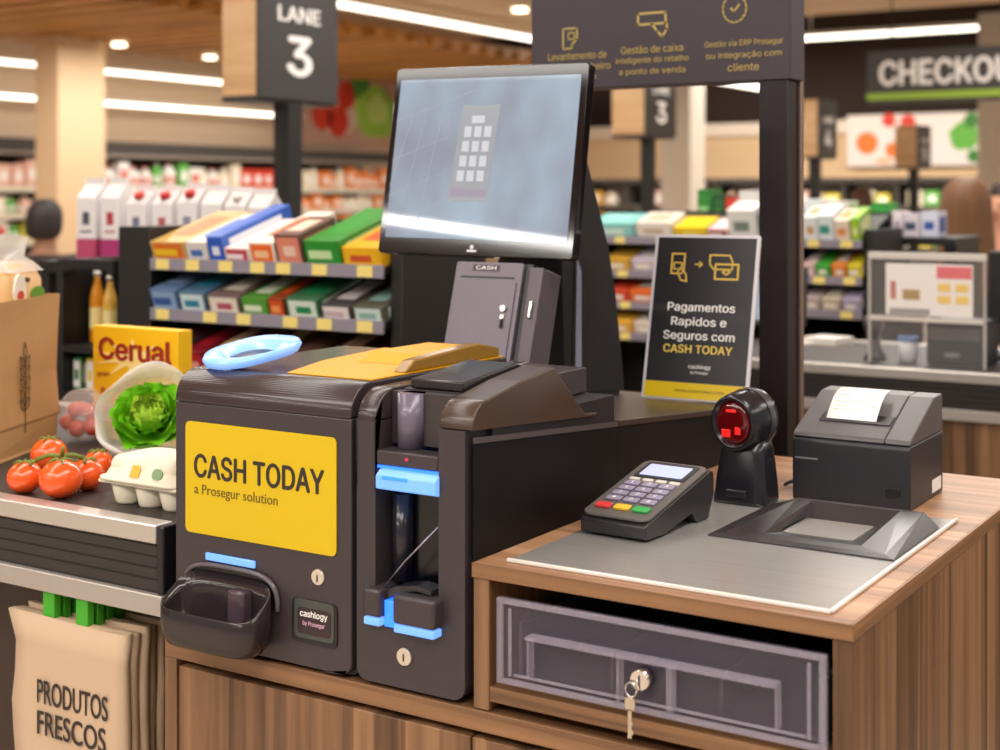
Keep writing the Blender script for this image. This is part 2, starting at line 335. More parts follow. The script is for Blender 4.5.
# receipt printer
t = thing('receipt_printer', 'black receipt printer with white paper curling from its sloped top', 'printer', (.23, .61, .85), place=(.2474, .5559, .8616), size=.971)
PB = mat('printer_plastic', '242328', .42, bump=.1, bs=1200); PG = mat('printer_lid', '524e4f', .4, bump=.1, bs=1200)
x0, x1 = .153, .309
G().prism([(.534, .8505), (.533, .928), (.536, .9325), (.685, .9325), (.685, .8505)], 'x', x0, x1, .0025).out('body', PB, t)
prof = [(.5345, .933), (.537, .9385), (.645, .9815), (.682, .9825), (.6845, .979), (.6845, .933)]
G().prism(prof, 'x', x0+.0005, .275, .0015).out('lid', PG, t)
G().prism(prof, 'x', .2755, x1-.0005, .0015).out('side_cover', PG, t)
G().box(.178, .2735, -.012, .012, -.0003, .0012, .001).out('paper_slot', BLK, t, Matrix.Translation((0, .578, .9552)) @ Matrix.Rotation(math.atan2(.043, .108), 4, 'X'))
pp = []
for i in range(13):
    s_ = i/12; yy = .572+.066*s_; zz = .9535+.05*s_-.016*s_*s_+.006*math.sin(s_*math.pi)
    pp.append((yy, zz))
g = G(); g.rings([[Vector((xa, yy, zz)) for xa, yy, zz in ((.186, a[0], a[1]), (.253, a[0], a[1]), (.253, a[0]+.0002, a[1]+.0004), (.186, a[0]+.0002, a[1]+.0004))] for a in pp], True, 0, True)
pap = g.out('receipt_paper', mat('paper_white', 'f3f1ee', .7), t)
g = G()
for i, (k, a_, b_) in enumerate(((2, .192, .225), (3, .192, .215), (4, .192, .23), (6, .192, .21), (7, .236, .247), (8, .192, .212), (3, .238, .247), (5, .236, .247))):
    y_, z_ = pp[k]; g.quad((a_, y_, z_+.0011), (b_, y_, z_+.0011), (b_, y_+.0013, z_+.0018), (a_, y_+.0013, z_+.0018))
g.out('receipt_print', mat('faint_print', 'c2bfbc', .7), pap)
G().box(.2775, .296, .5315, .5335, .867, .8785, .0008).out('feed_button', BLK, t)
G().box(.158, .188, .5322, .5338, .9045, .9065).out('badge', mat('badge_silver', 'a5a3a8', .3, .6), t)
G().box(.3088, .3094, .632, .674, .857, .874).out('rating_label', mat('label_white', 'e8e4e0', .6), t)
# cables between scanner and printer
for i, (z, dy) in enumerate(((.853, .0), (.856, .035))):
    pts = [(.118+.038*s_, .60+dy+.012*math.sin(s_*7+i), z+.001+.004*math.sin(s_*9+i*2)**2) for s_ in [k/10 for k in range(11)]]
    pts = [(a_[0]+.02, a_[1]-.055, a_[2]+.0106) for a_ in pts]
    props(G().tube(pts, .0022, 6).out('cable', BLKM), ('thin black cable lying on the wood beside the printer, the nearer one', 'thin black cable behind the scanner, the farther one near the post')[i], 'cable', 'cables behind the scanner')
# barcode scanner
t = thing('barcode_scanner', 'black upright barcode scanner with glowing red window on the steel plate', 'scanner', (.112, .47, .8525), place=(.1328, .4199, .864), size=.971)
SC = mat('scanner_gloss', '1c1b20', .22)
def rr(cx, cy, w, h, r, z, n=4): return [Vector((p[0], p[1], z)) for p in rrect(cx, cy, w, h, r, n)]
cx, cy = .112, .478
G().rings([rr(cx, cy, .074, .062, .014, .8527), rr(cx, cy, .074, .062, .014, .858), rr(cx, cy+.002, .068, .058, .014, .89), rr(cx, cy+.004, .06, .052, .014, .92), rr(cx, cy+.005, .05, .044, .012, .937)]).out('base', SC, t)
G().box(cx-.016, cx+.012, cy-.0325, cy-.028, .862, .872, .002).out('trigger_slot', BLK, t)
ax0, ax1 = Vector((cx-.006, cy-.033, .957)), Vector((cx+.006, cy+.033, .961))
hd = G(); d = (ax1-ax0).normalized(); u = Vector((1, 0, 0)); u = (u-d*u.dot(d)).normalized(); w_ = d.cross(u)
def ring(p, r, rz=1.08, seg=32): return [p+r*(math.cos(k)*u+rz*math.sin(k)*w_) for k in [2*math.pi*i/seg for i in range(seg)]]
hd.rings([ring(ax0+d*.004, .026), ring(ax0, .0275), ring(ax0-d*.002, .031), ring(ax0+d*.004, .034), ring(ax0+d*.03, .036), ring(ax1-d*.012, .035), ring(ax1-d*.002, .028), ring(ax1, .018)]); hdo = hd.out('head', SC, t)
G().rings([ring(ax0+d*.0035, .0262), ring(ax0+d*.001, .0225), ring(ax0, .012)]).out('red_window', mat('red_window', '4a0507', .1, emit=.05, ecol='c01010', coat=.6), hdo)
g = G(); g.box(-.014, -.002, -.0014, 0, -.018, -.008, .0005); g.box(.004, .012, -.0014, 0, -.014, -.004, .0005); g.box(-.008, .006, -.0014, 0, .014, .018, .0005)
g.out('red_glow', mat('red_glow', 'c8201e', .2, emit=.35, ecol='ff2a2a'), hdo, Matrix.Translation(ax0-d*.0003))
g = G(); g.rings([ring(ax0+d*.036, .0366), ring(ax0+d*.042, .037), ring(ax0+d*.048, .0364)], False); g.out('ridge', mat('scanner_grey', '3c3b40', .3), hdo)
# card terminal
t = thing('card_terminal', 'black card payment terminal with lit screen and coloured keys on the steel plate', 'card terminal', (.0833, .1614, .8643), (0, 0, math.radians(-3)), local=True)
TB = mat('terminal_dark', '2a2829', .35); TG = mat('terminal_grey', '5e5a57', .32)
w = .043
G().prism([(.0, .003), (-.002, .018), (.008, .0225), (.155, .0575), (.163, .054), (.165, .03), (.15, .0005), (.122, .0005), (.11, .014), (.04, .002)], 'x', -w, w, .002).out('body', TB, t)
sl = math.atan2(.0235-.0, .1665); 
def top(y): return .0195+ (y)*.1562
MT = Matrix.Translation((0, -.0005, .0213)) @ Matrix.Rotation(math.atan(.238), 4, 'X') @ Matrix.Diagonal((.945, .88, 1, 1))
face = G().prism(rrect(0, .0905, .091, .177, .012), 'z', 0, .0035, .001).out('face_plate', TG, t, MT)
G().prism(rrect(0, .1475, .072, .05, .004), 'z', .0037, .0045).out('screen_frame', TB, face, MT)
G().prism(rrect(0, .146, .06, .036, .002), 'z', .0047, .0052).out('screen', mat('terminal_screen', 'aab4dd', .15, emit=.5, ecol='a9b6e6'), face, MT)
for i in range(4): G().prism(rrect(-.028+i*.0187, .1125, .014, .0075, .002), 'z', .0037, .0055).out('function_key', mat('key_white', 'cfcac2', .4), face, MT)
for r in range(4):
    for c in range(3):
        k = G().prism(rrect(-.024+c*.024, .099-r*.0165, .02, .012, .002), 'z', .0037, .006, .0005).out('keypad_key', mat('key_lavender', '8e87a0', .4), face, MT)
        s_ = ['123', '456', '789', '*0#'][r][c]
        txt(k, 'key_digit', s_, MT @ Vector((-.024+c*.024, .0958-r*.0165, .0062)), None, .006, WHT, MT.to_3x3() @ Vector((1, 0, 0)), MT.to_3x3() @ Vector((0, 1, 0)), align='C', depth=.0002)
for c, (cl, nm) in enumerate((('d23a38', 'red key'), ('e2b92a', 'yellow key'), ('35a14c', 'green key'))):
    props(G().prism(rrect(-.026+c*.026, .026, .021, .0135, .003), 'z', .0037, .0065, .0006).out('enter_key', mat(nm.replace(' ', '_'), cl, .4), face, MT), nm)
# ------------------------------------------------------------------ back counter behind machine
def zs(y): return .9945-.0815*y
t = thing('back_counter', 'dark brown counter block sloping back from the cash machine under the touch screen', 'counter', (-.3, .6, .706))
DB = mat('counter_dark', '0f0b0b', .5, spec=.18); DBT = mat('counter_dark_top', '3a2c27', .3)
G().prism([(.3325, .862), (.84, .862), (.84, zs(.84)-.0085), (.3325, zs(.3325)-.0085)], 'x', -.004, .0).out('side_panel', DB, t)
G().prism([(.332, .7065), (.795, .7065), (.795, zs(.795)-.0085), (.332, zs(.332)-.0085)], 'x', -.45, -.0045).out('body', DB, t)
G().prism([(.332, zs(.332)-.008), (.845, zs(.845)-.008), (.845, zs(.845)), (.332, zs(.332))], 'x', -.45, .002, .001).out('worktop', DBT, t)
# ------------------------------------------------------------------ cash machine
t = thing('cash_machine', 'charcoal cash machine with yellow sign panel and blue lit coin and note slots', 'cash machine', (-.22, .15, .706))
ZB, ZS, ZT, YK = .707, .999, 1.031, .33
G().prism([(.006, .862), (.332, .862), (.332, zs(.332)-.0085), (.006, zs(.006)-.0085)], 'x', -.0025, .0).out('side_panel', DB, t)
G().prism([(.006, zs(.006)-.008), (.3315, zs(.3315)-.008), (.3315, zs(.3315)-.002), (.006, zs(.006)-.002)], 'x', -.0025, .001).out('edge_trim', mat('trim_dark', '4a4142', .35), t)
XS = -.158      # seam
# coin module
g = G(); g.prism(rrect((-.434+XS-.002)/2, (ZB+ZS)/2, XS-.002+.434, ZS-ZB-.001, .012), 'y', .012, YK, 0); g.out('coin_module', CHD, t)
def fasc(x0, x1, z0, z1, r): return rrect((x0+x1)/2, (z0+z1)/2, x1-x0, z1-z0, r)
# front fascia of the coin module, rounded lower corners
pts = [(-.434, ZS), (-.434, ZB+.004), (-.17, ZB+.004)]
for i in range(7): a = math.radians(-90+90*i/6); pts.append((-.176+.014*math.cos(a), ZB+.018+.014*math.sin(a)))
pts += [(-.162, ZS)]
G().prism(pts, 'y', .0, .0118, .002).out('coin_fascia', CH, t)
def capprof(r, yk, zt, z0, n=20):
    return [(yk, z0), (yk, zt)]+[(r-r*math.sin(math.pi/2*i/n), zt-r+r*math.cos(math.pi/2*i/n)) for i in range(n+1)]+[(0, z0)]
G().prism(capprof(.036, YK, 1.037, ZS+.001), 'x', -.434, -.1625, .0015).out('coin_lid', mat('charcoal_gloss', '3a3032', .2), t)
# yellow sign
yp = G().prism(rrect(-.2985, .9095, .233, .134, .007), 'y', -.002, -.0003).out('yellow_sign', YEL, t)
txt(yp, 'lettering', 'CASH TODAY', (-.3995, -.0021, .9105), .2, .0275, DARKP, bold=.02)
txt(yp, 'lettering', 'a Prosegur solution', (-.4, -.0021, .8865), .132, .0155, mat('sub_print', '6a5418', .5), sans=False)
# light bar + coin cup
G().box(-.381, -.303, -.004, .0, .8125, .8215, .0015).out('light_bar', LEDW, t)
cup = G()
def cupring(sc, z, hi):
    pts = []
    for i in range(32):
        a = 2*math.pi*i/32
        yy = math.copysign(abs(math.sin(a))**.5, math.sin(a)); x = -.3415+sc*.0745*math.copysign(abs(math.cos(a))**.5, math.cos(a))
        k = (yy+1)/2
        pts.append(Vector((x, -.0285+yy*.027*sc, z+hi*k**1.4)))
    return pts
cup.rings([cupring(.6, .7185, 0), cupring(.85, .7215, 0), cupring(.97, .732, .0), cupring(1., .746, .01), cupring(1.0, .763, .036), cupring(.97, .764, .0365), cupring(.92, .755, .025), cupring(.88, .738, .004), cupring(.7, .730, 0)])
cup.out('coin_cup', mat('cup_gloss', '2b2426', .16), t)
g = G(); arch = [(-.345+.083*math.cos(a), .771+.037*math.sin(a)) for a in [math.pi*i/20 for i in range(21)]]
arch = [(-.341+.074*math.copysign(abs(math.cos(a))**.5, math.cos(a)), .768+.04*abs(math.sin(a))**.6) for a in [math.pi*i/24 for i in range(25)]]
g.prism(arch, 'y', -.0012, .0005); g.out('cup_backplate', BLK, t)
g = G(); g.tube([(p[0], -.0035, p[1]) for p in arch], .0032, 8); g.out('cup_rim', mat('rim_grey', '5a5358', .25), t)
g = G(); g.box(-.332, -.306, -.02, -.0015, .748, .788, .004); g.out('coin_chute', mat('chute', '4b3d46', .2), t)
# coin lock + status window
l1 = G().cyl((-.2085, -.0002, .816), (-.2085, -.003, .816), .0092, .0086, 28).out('lock', mat('lock_cream', 'd9cdbd', .35, .5), t)
G().box(-.2092, -.2078, -.0038, -.003, .811, .819).out('keyhole', DARKP, l1)
wd = G().prism(rrect(-.214, .763, .066, .05, .007), 'y', -.0016, .0004).out('status_window', BLK, t)
G().prism(rrect(-.214, .766, .058, .044, .006), 'y', -.0022, -.0016).out('window_frame', mat('window_grey', '3f4441', .25), wd)
G().prism(rrect(-.2135, .764, .048, .03, .004), 'y', -.0028, -.0022).out('window_screen', mat('window_dark', '2c1a24', .2), wd)
txt(wd, 'lettering', 'cashlogy', (-.2135, -.0029, .767), .04, .009, WHT, align='C', bold=.01)
txt(wd, 'lettering', 'by Prosegur', (-.2135, -.0029, .758), .032, .006, mat('pink_print', 'e6b4cf', .5), align='C')
# blue coin ring on the lid
g = G(); rp = []
c0 = Vector((-.389, .086, 1.0375)); n = 40
def oval(sx, sy, z): 
    return [c0+Vector((sx*math.copysign(abs(math.cos(a))**.8, math.cos(a))*(1+.1*math.sin(a)), sy*math.copysign(abs(math.sin(a))**.8, math.sin(a)), z+.16*(sy*(1+math.sin(a)))-.16*(sy-.066)*.0)) for a in [2*math.pi*i/n for i in range(n)]]
ri = G().rings([oval(.047, .062, .0), oval(.05, .066, .006), oval(.048, .063, .0115), oval(.034, .04, .0125), oval(.026, .03, .006)], False).out('coin_inlet_ring', mat('ring_blue', '8fbcf8', .2, emit=.35, ecol='5e9cff'), t)
G().rings([oval(.02, .024, .001), oval(.027, .031, .0062)]).out('coin_hole', mat('hole_navy', '0b0f2a', .3), ri)
# yellow deck
G().prism([(-.292, .042), (-.166, .042), (-.166, .325), (-.36, .325), (-.335, .16)], 'z', 1.0373, 1.0385).out('yellow_deck', YEL2, t)
g = G(); g.prism([(.17, 1.0387), (.205, 1.05), (.325, 1.05), (.325, 1.0387)], 'x', -.286, -.19, .001); g.out('deck_hood', YEL2, t)
G().prism([(.11, 1.0387), (.13, 1.052), (.27, 1.06), (.32, 1.05), (.32, 1.0387)], 'x', -.186, -.168, .002).out('deck_rail', mat('gold_gloss', '8a6418', .22), t)
# note module
XN0, XN1, XL, XR = -.155, -.003, -.128, -.043
G().box(XN0, XN1-.001, .06, YK, ZB, ZS).out('note_module', CHD, t)
pts = [(XN0+.001, ZS), (XN0+.001, ZB+.018)]
for i in range(7): a = math.radians(180+90*i/6); pts.append((XN0+.015+.014*math.cos(a), ZB+.018+.014*math.sin(a)))
for i in range(7): a = math.radians(-90+90*i/6); pts.append((XN1-.022+.016*math.cos(a), ZB+.02+.016*math.sin(a)))
pts += [(XN1-.006, ZS), (XR, ZS), (XR, .793)]
for i in range(5): a = math.radians(0-90*i/4); pts.append((XR-.008+.008*math.cos(a), .787+.008*math.sin(a)))
for i in range(5): a = math.radians(-90-90*i/4); pts.append((XL+.008+.008*math.cos(a), .787+.008*math.sin(a)))
pts += [(XL, .793), (XL, ZS)]
G().prism(pts, 'y', 0, .045).out('note_fascia', CH, t)
G().box(XN0, XN1, .045, .0598, ZB, ZS).out('note_back', CHD, t)
G().prism(capprof(.036, YK, 1.033, ZS+.001), 'x', XN0+.001, XL, .0015).out('note_lid', MATS['charcoal_gloss'], t)
G().box(XL+.0005, XR-.0005, .052, YK, ZS+.001, 1.031, .001).out('note_lid_bridge', CH, t)
# recess above the slot: upright bay
G().box(XL+.001, XR-.001, .03, .0445, .972, ZS+.031).out('bay_back', CH, t)
G().cyl((XL+.028, .03, .969), (XL+.028, .03, 1.03), .016, .016, 28).out('bay_highlight', mat('bay_grey', '6a6372', .22), t)  # paler cylinder shaped to give the bay its upright highlight
G().box(XL+.001, XR-.001, .0, .0285, .952, .9685, .002).out('note_head', CH, t)
G().cyl((-.085, .0, .9615), (-.085, -.0012, .9615), .002).out('status_dot', mat('dot_red', 'a0304a', .3, emit=.4, ecol='ff3060'), t)
ms = G().prism([(.002, .925), (-.008, .928), (-.008, .942), (.0, .948), (.03, .948), (.03, .925)], 'x', XL+.006, XR+.001, .001).out('note_mouth', LEDW, t)
G().box(-.112, -.078, -.0105, -.0082, .939, .943, .001).out('mouth_lip', LED, ms)
G().box(XL+.001, XR-.001, .002, .0285, .9485, .9515).out('mouth_glow', LED, t)
G().box(XL+.0005, XR-.0005, .035, .0448, .796, .95).out('slot_back', mat('slot_black', '08080b', .2), t)
G().cyl((XL+.016, .03, .82), (XL+.016, .03, .917), .012).out('slot_column', mat('slot_column', '26242c', .2), t)
g = G(); g.tube([(-.116, .0, .818), (-.088, -.0, .85), (-.046, .004, .892)], .0011, 6); g.out('guide_wire', mat('wire_shine', '9a98a8', .2, .8), t)
G().prism([(-.118, .812), (-.098, .822), (-.07, .827), (-.05, .824), (-.05, .819), (-.07, .821), (-.094, .816), (-.112, .806)], 'y', -.004, .02).out('note_flap', mat('flap_dark', '2a282f', .18), t)
for xa, xb, z0, z1, yf in ((XL-.008, XL+.016, .787, .818, -.014), (XL+.036, XR+.006, .786, .818, -.018)):
    b_ = G().box(xa, xb, yf, .03, z0, z1, .004).out('note_gate', CH, t)
    G().box(xa+.001, xb-.001, yf+.001, .0, z0-.0095, z0-.0005, .002).out('gate_light', LEDW, b_)
G().box(XL+.0165, XL+.0355, -.006, .02, .777, .806, .001).out('gate_glow', LED, t)
l2 = G().cyl((-.0875, -.0002, .7465), (-.0875, -.003, .7465), .0098, .0092, 28).out('lock', MATS['lock_cream'], t)
G().box(-.0882, -.0868, -.0038, -.003, .742, .750).out('keyhole', DARKP, l2)
# shoulder cap on the right
prof = [(0, ZS+.001)]+[(.03-.03*math.cos(math.pi/2*i/16), 1.0+.03*math.sin(math.pi/2*i/16)) for i in range(1, 17)]+[(.1, 1.042), (.172, 1.05), (.245, .987), (.2765, .9845), (.2765, .98)]
G().prism(prof, 'x', XR+.001, .001, .0015).out('shoulder_cap', mat('cap_gloss', '45352c', .25), t)
G().prism([(.05, 1.043), (.1, 1.0465), (.165, 1.053), (.2, 1.045), (.2, 1.032), (.05, 1.0315)], 'x', XL+.012, XR-.002, .002).out('note_top', mat('top_black', '262224', .25), t)
# ------------------------------------------------------------------ touch screen, pedestal, lock box
def facet(g_, c, w, h, y0, y1, r=.004, mi=0): return g_.prism(rrect(c[0], c[1], w, h, r), 'y', y0, y1, 0, mi)
mc = P(480.5, 160, 2.08); k = 2.08/1.95
t = thing('touch_screen', 'black framed touch screen tilted back above the cash machine', 'monitor', mc, (math.radians(-9.5), math.radians(.7), math.radians(2.0)), local=True)
MW_, MH_ = .3095*k, .2655*k
G().prism(rrect(0, 0, MW_, MH_, .006), 'y', .0, .02, .0015).out('bezel', mat('bezel_gloss', '120c0f', .06), t)
G().prism(rrect(0, 0, MW_-.03, MH_-.03, .01), 'y', .0205, .038, .004).out('rear_shell', BLKM, t)
scm = bpy.data.materials.new('screen_ui_reflection'); scm.use_nodes = True; nt = scm.node_tree; b = nt.nodes['Principled BSDF']; MATS['screen_ui_reflection'] = scm
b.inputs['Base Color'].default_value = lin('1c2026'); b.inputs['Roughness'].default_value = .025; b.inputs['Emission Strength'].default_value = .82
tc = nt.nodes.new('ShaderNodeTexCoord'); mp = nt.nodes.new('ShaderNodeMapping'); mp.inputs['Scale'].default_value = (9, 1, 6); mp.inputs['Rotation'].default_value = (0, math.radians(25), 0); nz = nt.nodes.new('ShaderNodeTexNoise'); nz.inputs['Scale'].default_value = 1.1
rm = nt.nodes.new('ShaderNodeValToRGB'); rm.color_ramp.elements[0].color = lin('9a9ba9'); rm.color_ramp.elements[1].color = lin('b4c6d6'); rm.color_ramp.elements[0].position = .3; rm.color_ramp.elements[1].position = .7  # bluish grey reflections on the glass put into the glow colour
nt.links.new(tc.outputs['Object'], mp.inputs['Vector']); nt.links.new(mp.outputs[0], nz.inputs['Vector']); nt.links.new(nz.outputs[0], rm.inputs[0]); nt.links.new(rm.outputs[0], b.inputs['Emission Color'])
SW, SH = MW_-.022, MH_-.042
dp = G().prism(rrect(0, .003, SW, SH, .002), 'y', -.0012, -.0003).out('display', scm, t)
UIL = mat('ui_line', '6f7080', .3, emit=.65, ecol='8c8d9f'); UIP = mat('ui_panel', '5c6068', .2, emit=.62, ecol='8a909a'); UIK = mat('ui_key', '888c94', .2, emit=.64, ecol='a9afb8')
g = G()
for a_, b_ in (((-.155, .06), (-.02, .105)), ((-.155, .0), (-.06, .035)), ((-.155, -.055), (-.06, -.018)), ((-.15, -.1), (-.05, -.058)), ((-.10, .08), (-.135, -.1)), ((-.07, .09), (-.10, -.1)), ((-.125, .07), (-.155, -.04))):
    g.band([a_, b_], .0007, -.00125, .0003)
g.out('ui_grid', UIL, dp)
pn = G().prism([(-.038, .082), (.026, .082), (.018, -.062), (-.05, -.062)], 'y', -.0017, -.0013).out('ui_keypad', UIP, dp)
g = G(); g.box(-.02, .002, -.0021, -.0017, .055, .066)
for r in range(4):
    for c in range(3): g.box(-.031+c*.017-r*.002, -.019+c*.017-r*.002, -.0021, -.0017, .034-r*.022, .05-r*.022)
g.out('ui_key', UIK, pn)
g = G(); g.box(-.046, -.022, -.0021, -.0017, -.054, -.043); g.box(-.018, .014, -.0021, -.0017, -.054, -.043); g.out('ui_button', mat('ui_button', '6a5f72', .3, emit=.55, ecol='857c90'), pn)
g = G(); g.cyl((0, -.0005, -MH_/2+.013), (0, -.0012, -MH_/2+.013), .003); g.box(-.008, .008, -.0012, -.0004, -MH_/2+.006, -MH_/2+.009); g.out('logo', mat('logo_silver', 'd5d9dd', .3), t)
# pedestal
t = thing('screen_pedestal', 'tall black pedestal tapering up behind the touch screen', 'stand', (-.28, .7, .94))
prof = [(.585, zs(.585)+.006), (.575, 1.15), (.575, 1.30), (.655, 1.30), (.722, 1.172), (.746, 1.10), (.776, zs(.776)+.022), (.776, zs(.776)+.006)]
G().prism(prof, 'x', -.333, -.22, .002).out('column', BLKM, t)
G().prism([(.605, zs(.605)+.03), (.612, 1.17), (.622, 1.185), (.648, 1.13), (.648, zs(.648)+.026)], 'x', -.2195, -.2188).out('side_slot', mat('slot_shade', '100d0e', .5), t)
G().prism([(.613, zs(.61)+.034), (.618, 1.155), (.632, 1.135), (.632, zs(.63)+.03)], 'x', -.2187, -.2182).out('slot_window', mat('slot_reflection', '8d93a5', .15, .2), t)  # pale grey blue stands in for the reflection in the slot
G().prism([(.58, zs(.58)+.0005), (.58, zs(.58)+.006), (.776, zs(.776)+.006), (.776, zs(.776)+.0005)], 'x', -.325, -.228).out('foot_plate', BLK, t)
g = G().box(-.325, -.235, .551, .574, 1.215, 1.285, .004); g.out('screen_arm', BLKM, t)
# lock box
lc = P(483, 308, 2.02); k2 = 2.02/1.85
t = thing('lock_box', 'grey metal box with small lock leaning under the touch screen', 'box', lc, (math.radians(-16), 0, 0), local=True)
bw, bh = .104*k2, .1225*k2
G().prism(rrect(0, -.014, bw, bh+.028, .003), 'y', 0, .05, .001).out('body', GREYM, t)
dr = G().prism(rrect(.001, -.022, bw-.016, bh-.012, .002), 'y', -.002, -.0002).out('door', GREYM, t)
G().box(-.045, .045, -.0008, .0, .0435, .046, 0).out('door_gap', BLK, t)
G().box(-.027, .018, -.001, 0, .054, .0625).out('badge', mat('badge_dark', '38333a', .4), t)
txt(t, 'lettering', 'CASH', (-.004, -.0012, .0555), .034, .0055, WHT, align='C')
g = G(); g.cyl((.036, -.0021, .0), (.036, -.006, .0), .0045); g.cyl((.036, -.0021, -.012), (.036, -.005, -.012), .0035); g.out('lock', CHROME, dr)
G().box(.0345, .0375, -.0065, -.0022, -.028, -.016, .0005).out('lock_tab', BLK, dr)
G().box(bw/2+.001, bw/2+.012, .006, .05, -bh/2-.028, bh/2, .001).out('hinge_recess', CHD, t)
fl = G().box(bw/2+.0125, bw/2+.034, -.002, .05, -bh/2-.028, bh/2-.006, .0015).out('side_flange', mat('flange_grey', '564d54', .4, .2), t)
G().box(bw/2+.021, bw/2+.026, -.006, -.002, -.012, .012, .001).out('flange_handle', CHROME, fl)
# ------------------------------------------------------------------ payment sign on counter
SY = .8; c = P(704, 319, 2.18)
t = thing('payment_sign', 'black portrait sign in white frame with yellow foot standing on the dark counter', 'sign', (c.x-.004, c.y-.03, zs(c.y-.03)+.001), (math.radians(-13), 0, math.radians(2)), local=True)
h0 = .256; wS = .172
def sgn(z): return z
G().prism(rrect(0, h0/2+.002, wS, h0, .003), 'y', -.001, .004).out('frame', mat('sign_frame', 'cfcbd2', .25), t)
G().prism([(.006, .185), (.012, .19), (.066, .022), (.058, .02)], 'x', -.02, .02).out('rear_strut', MATS['sign_frame'], t, Matrix.Translation((0, -.002, 0)))
pf = G().box(-wS/2+.005, wS/2-.005, -.0018, -.0011, .028, h0-.003).out('poster', mat('poster_black', '211d21', .4), t)
G().box(-wS/2+.004, wS/2-.004, -.0018, -.0011, .004, .0275).out('yellow_foot_band', YEL, t)
GOLD = mat('gold_print', 'd8b44e', .5)
for s_, z, m_, w_ in (('Pagamentos', .138, WHT, .11), ('Rapidos e', .116, WHT, .09), ('Seguros com', .094, WHT, .116), ('CASH TODAY', .073, mat('yellow_print', 'f0d060', .5), .112)):
    txt(pf, 'lettering', s_, (0 if s_ != 'Rapidos e' else -.002, -.0019, z-(.004 if s_[0] in 'PRS' else 0)), w_, .0165 if s_[0] in 'PRS' else .0125, m_, align='C', bold=.008)
txt(pf, 'lettering', 'cashlogy', (.006, -.0019, .048), .036, .008, WHT, align='C')
txt(pf, 'lettering', 'by Prosegur', (.006, -.0019, .041), .028, .005, WHT, align='C')
txt(t, 'lettering', 'WWW.CASHTODAY.COM', (.008, -.0019, .0135), .08, .004, mat('brown_print', '6b5620', .5), align='C')
g = G(); g.band([(-.055, .227), (-.034, .227), (-.034, .2), (-.038, .196), (-.055, .196)], .0025, -.0018, .0004, closed=True); g.band([(-.051, .213), (-.038, .213), (-.038, .203), (-.051, .203)], .002, -.0018, .0004, closed=True); g.band([(-.04, .205), (-.03, .195), (-.028, .184), (-.038, .186), (-.044, .198)], .0025, -.0018, .0004, closed=True)
g.band([(-.016, .211), (-.005, .211)], .002, -.0018, .0004); g.band([(-.009, .215), (-.004, .211), (-.009, .207)], .002, -.0018, .0004)
g.band([(.008, .226), (.04, .226), (.045, .216), (.045, .204), (.015, .204), (.008, .212)], .0025, -.0018, .0004, closed=True); g.band([(.018, .212), (.055, .212), (.055, .189), (.018, .189)], .003, -.0018, .0004, closed=True); g.band([(.03, .2), (.036, .204), (.042, .2), (.036, .196)], .003, -.0018, .0004, closed=True)
g.out('icon_print', GOLD, pf)
# ------------------------------------------------------------------ banner on dark post
t = thing('banner_stand', 'dark post carrying a wide dark information banner with gold icons above the counter', 'banner', (.0, .88, 0))
bx0, bx1 = -.4349, .0275
G().box(-.0202, .0275, .848, .905, 0.0, 1.4295, .001).out('post', DKB, t)
G().box(.0278, .0325, .893, .905, 0.0, 1.4295, .0008).out('post_edge', mat('post_edge', '8a7468', .35, .5), t)
G().box(-.12, .12, .84, .98, .0, .012, .002).out('base_plate', DKB, t)
pl = G().box(bx0, bx1+.006, .845, .905, 1.43, 1.9, .001).out('banner_panel', mat('banner_plum', '382d35', .5), t)
BG = mat('banner_gold', 'b29c58', .5)
for cxp, ls in ((-.345, ('Levantamento de', 'erros de dinheiro', 'e de tempo')), (-.205, ('Gestão de caixa', 'inteligente do retalho', 'a ponto de venda')), (-.045, ('Gestão via ERP Prosegur', 'ou integração com', 'cliente'))):
    for i, s_ in enumerate(ls):
        txt(pl, 'lettering', s_, (cxp, .8445, 1.479-i*.0185+ (0, .004, .004)[[-.345, -.205, -.045].index(cxp)]), min(.132, .0075*len(s_)), .0125, BG, align='C')
g = G(); g.band([(-.372, 1.532), (-.345, 1.532), (-.345, 1.513), (-.355, 1.505), (-.355, 1.498), (-.372, 1.498)], .003, .8448, .0005, closed=True); g.band([(-.362, 1.525), (-.35, 1.525), (-.35, 1.514), (-.362, 1.514)], .0025, .8448, .0005, closed=True); g.out('icon_print', BG, pl); g = G()
g.band([(-.23, 1.548), (-.18, 1.548), (-.18, 1.53), (-.23, 1.53)], .004, .8448, .0005, closed=True); g.band([(-.205, 1.53), (-.195, 1.518), (-.186, 1.508), (-.178, 1.52), (-.178, 1.53)], .004, .8448, .0005); g.out('icon_print', BG, pl); g = G()
g.band([(-.06+.02*math.cos(a), 1.545+.022*math.sin(a)) for a in [2*math.pi*i/16 for i in range(16)]], .003, .8448, .0005, closed=True); g.band([(-.066, 1.546), (-.061, 1.54), (-.052, 1.551)], .003, .8448, .0005)
g.out('icon_print', BG, pl)
